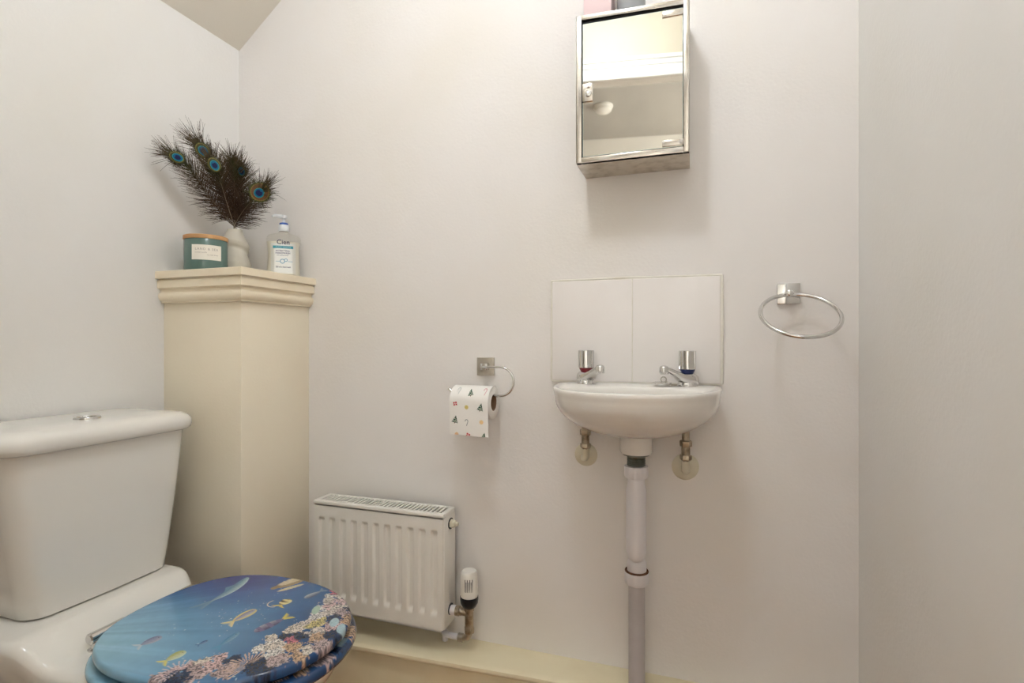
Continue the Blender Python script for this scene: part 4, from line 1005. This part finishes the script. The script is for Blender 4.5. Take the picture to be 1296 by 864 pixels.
feather([(284, 252, 1.16), (280, 225, 1.12), (268, 203, 1.09)], 'peacock feather with a blue eye just below the highest eye', eye=0.0160, blen=0.070, seed=33, dens=170, tipfan=0.7)
feather([(296, 255, 1.19), (298, 225, 1.15), (294, 206, 1.13)], 'dark upright peacock feather in the middle without a visible eye', eye=0, blen=0.066, seed=44, dens=180, tipfan=0.8)
feather([(304, 258, 1.20), (308, 228, 1.19), (303, 210, 1.15)], 'peacock feather curling over with a dark green eye right of the middle', eye=0.013, blen=0.066, seed=55, dens=170, tipfan=0.7, eyetone=0.35)
feather([(304, 268, 1.20), (316, 256, 1.19), (334, 238, 1.175)], 'peacock feather leaning right with the largest bronze-ringed blue eye', eye=0.0275, blen=0.070, seed=66, dens=170, aspect=1.02, tipfan=0.8, t0=0.04, bronze=True)

# ================================================================== lamp, smoke detector
root = thing('ceiling_lamp', 'white opal globe lamp on the level part of the ceiling', 'lamp', (-0.30, 0.42, ZC))
LXc, LYc, LZc = -0.30, 0.42, ZC - 0.125
MB().lathe([(0.055, 0.0), (0.055, -0.012), (0.045, -0.018), (0.035, -0.02), (0.03, -0.045)], (LXc, LYc, ZC - 0.0002), n=40).build('lamp_base', 'gloss_white', root)
b = MB().lathe([(0.0, -0.0875)] + [(0.0875 * math.sin(PI * i / 24), -0.0875 * math.cos(PI * i / 24)) for i in range(1, 24)] + [(0.0, 0.0875)], (LXc, LYc, LZc), n=48); b.build('opal_globe', 'lamp_shade', root)
root = thing('smoke_detector', 'round white smoke detector on the landing ceiling', 'smoke detector', (-0.50, -0.78, HZ))
MB().lathe([(0.058, 0.0), (0.058, -0.010), (0.054, -0.014)], (-0.50, -0.78, HZ - 0.0002), n=40).build('detector_base', 'detector_plastic', root)
MB().lathe([(0.050, -0.0142), (0.048, -0.030), (0.038, -0.038), (0.0, -0.040)], (-0.50, -0.78, HZ), n=40).build('detector_cover', 'detector_plastic', root)

def area(name, loc, rot, sx, sy, power, col):
    l = bpy.data.lights.new(name, 'AREA'); l.shape = 'RECTANGLE'; l.size = sx; l.size_y = sy; l.energy = power; l.color = col
    o = bpy.data.objects.new(name, l); COL.objects.link(o); o.location = loc; o.rotation_euler = rot; return o
# added fill light, out of view at the right-hand end of the landing
area('landing_fill', (1.22, -0.95, 1.25), (0, math.radians(90), 0), 1.5, 0.75, 150.0, (0.95, 0.98, 1.0))

w = bpy.data.worlds.new('world'); scene.world = w; w.use_nodes = True
w.node_tree.nodes['Background'].inputs[0].default_value = (0.9, 0.95, 1, 1); w.node_tree.nodes['Background'].inputs[1].default_value = 0.3

cam = bpy.data.cameras.new('camera'); co = bpy.data.objects.new('camera', cam); COL.objects.link(co)
co.location = (0, 0, H); co.rotation_euler = (PI / 2, 0, TH)
cam.sensor_width = 36; cam.lens = 36 * F / 1296; cam.clip_start = 0.01
scene.camera = co
scene.view_settings.view_transform = 'Standard'; scene.view_settings.look = 'None'
scene.view_settings.exposure = 0.36; scene.view_settings.gamma = 1.0; scene.view_settings.use_curve_mapping = False
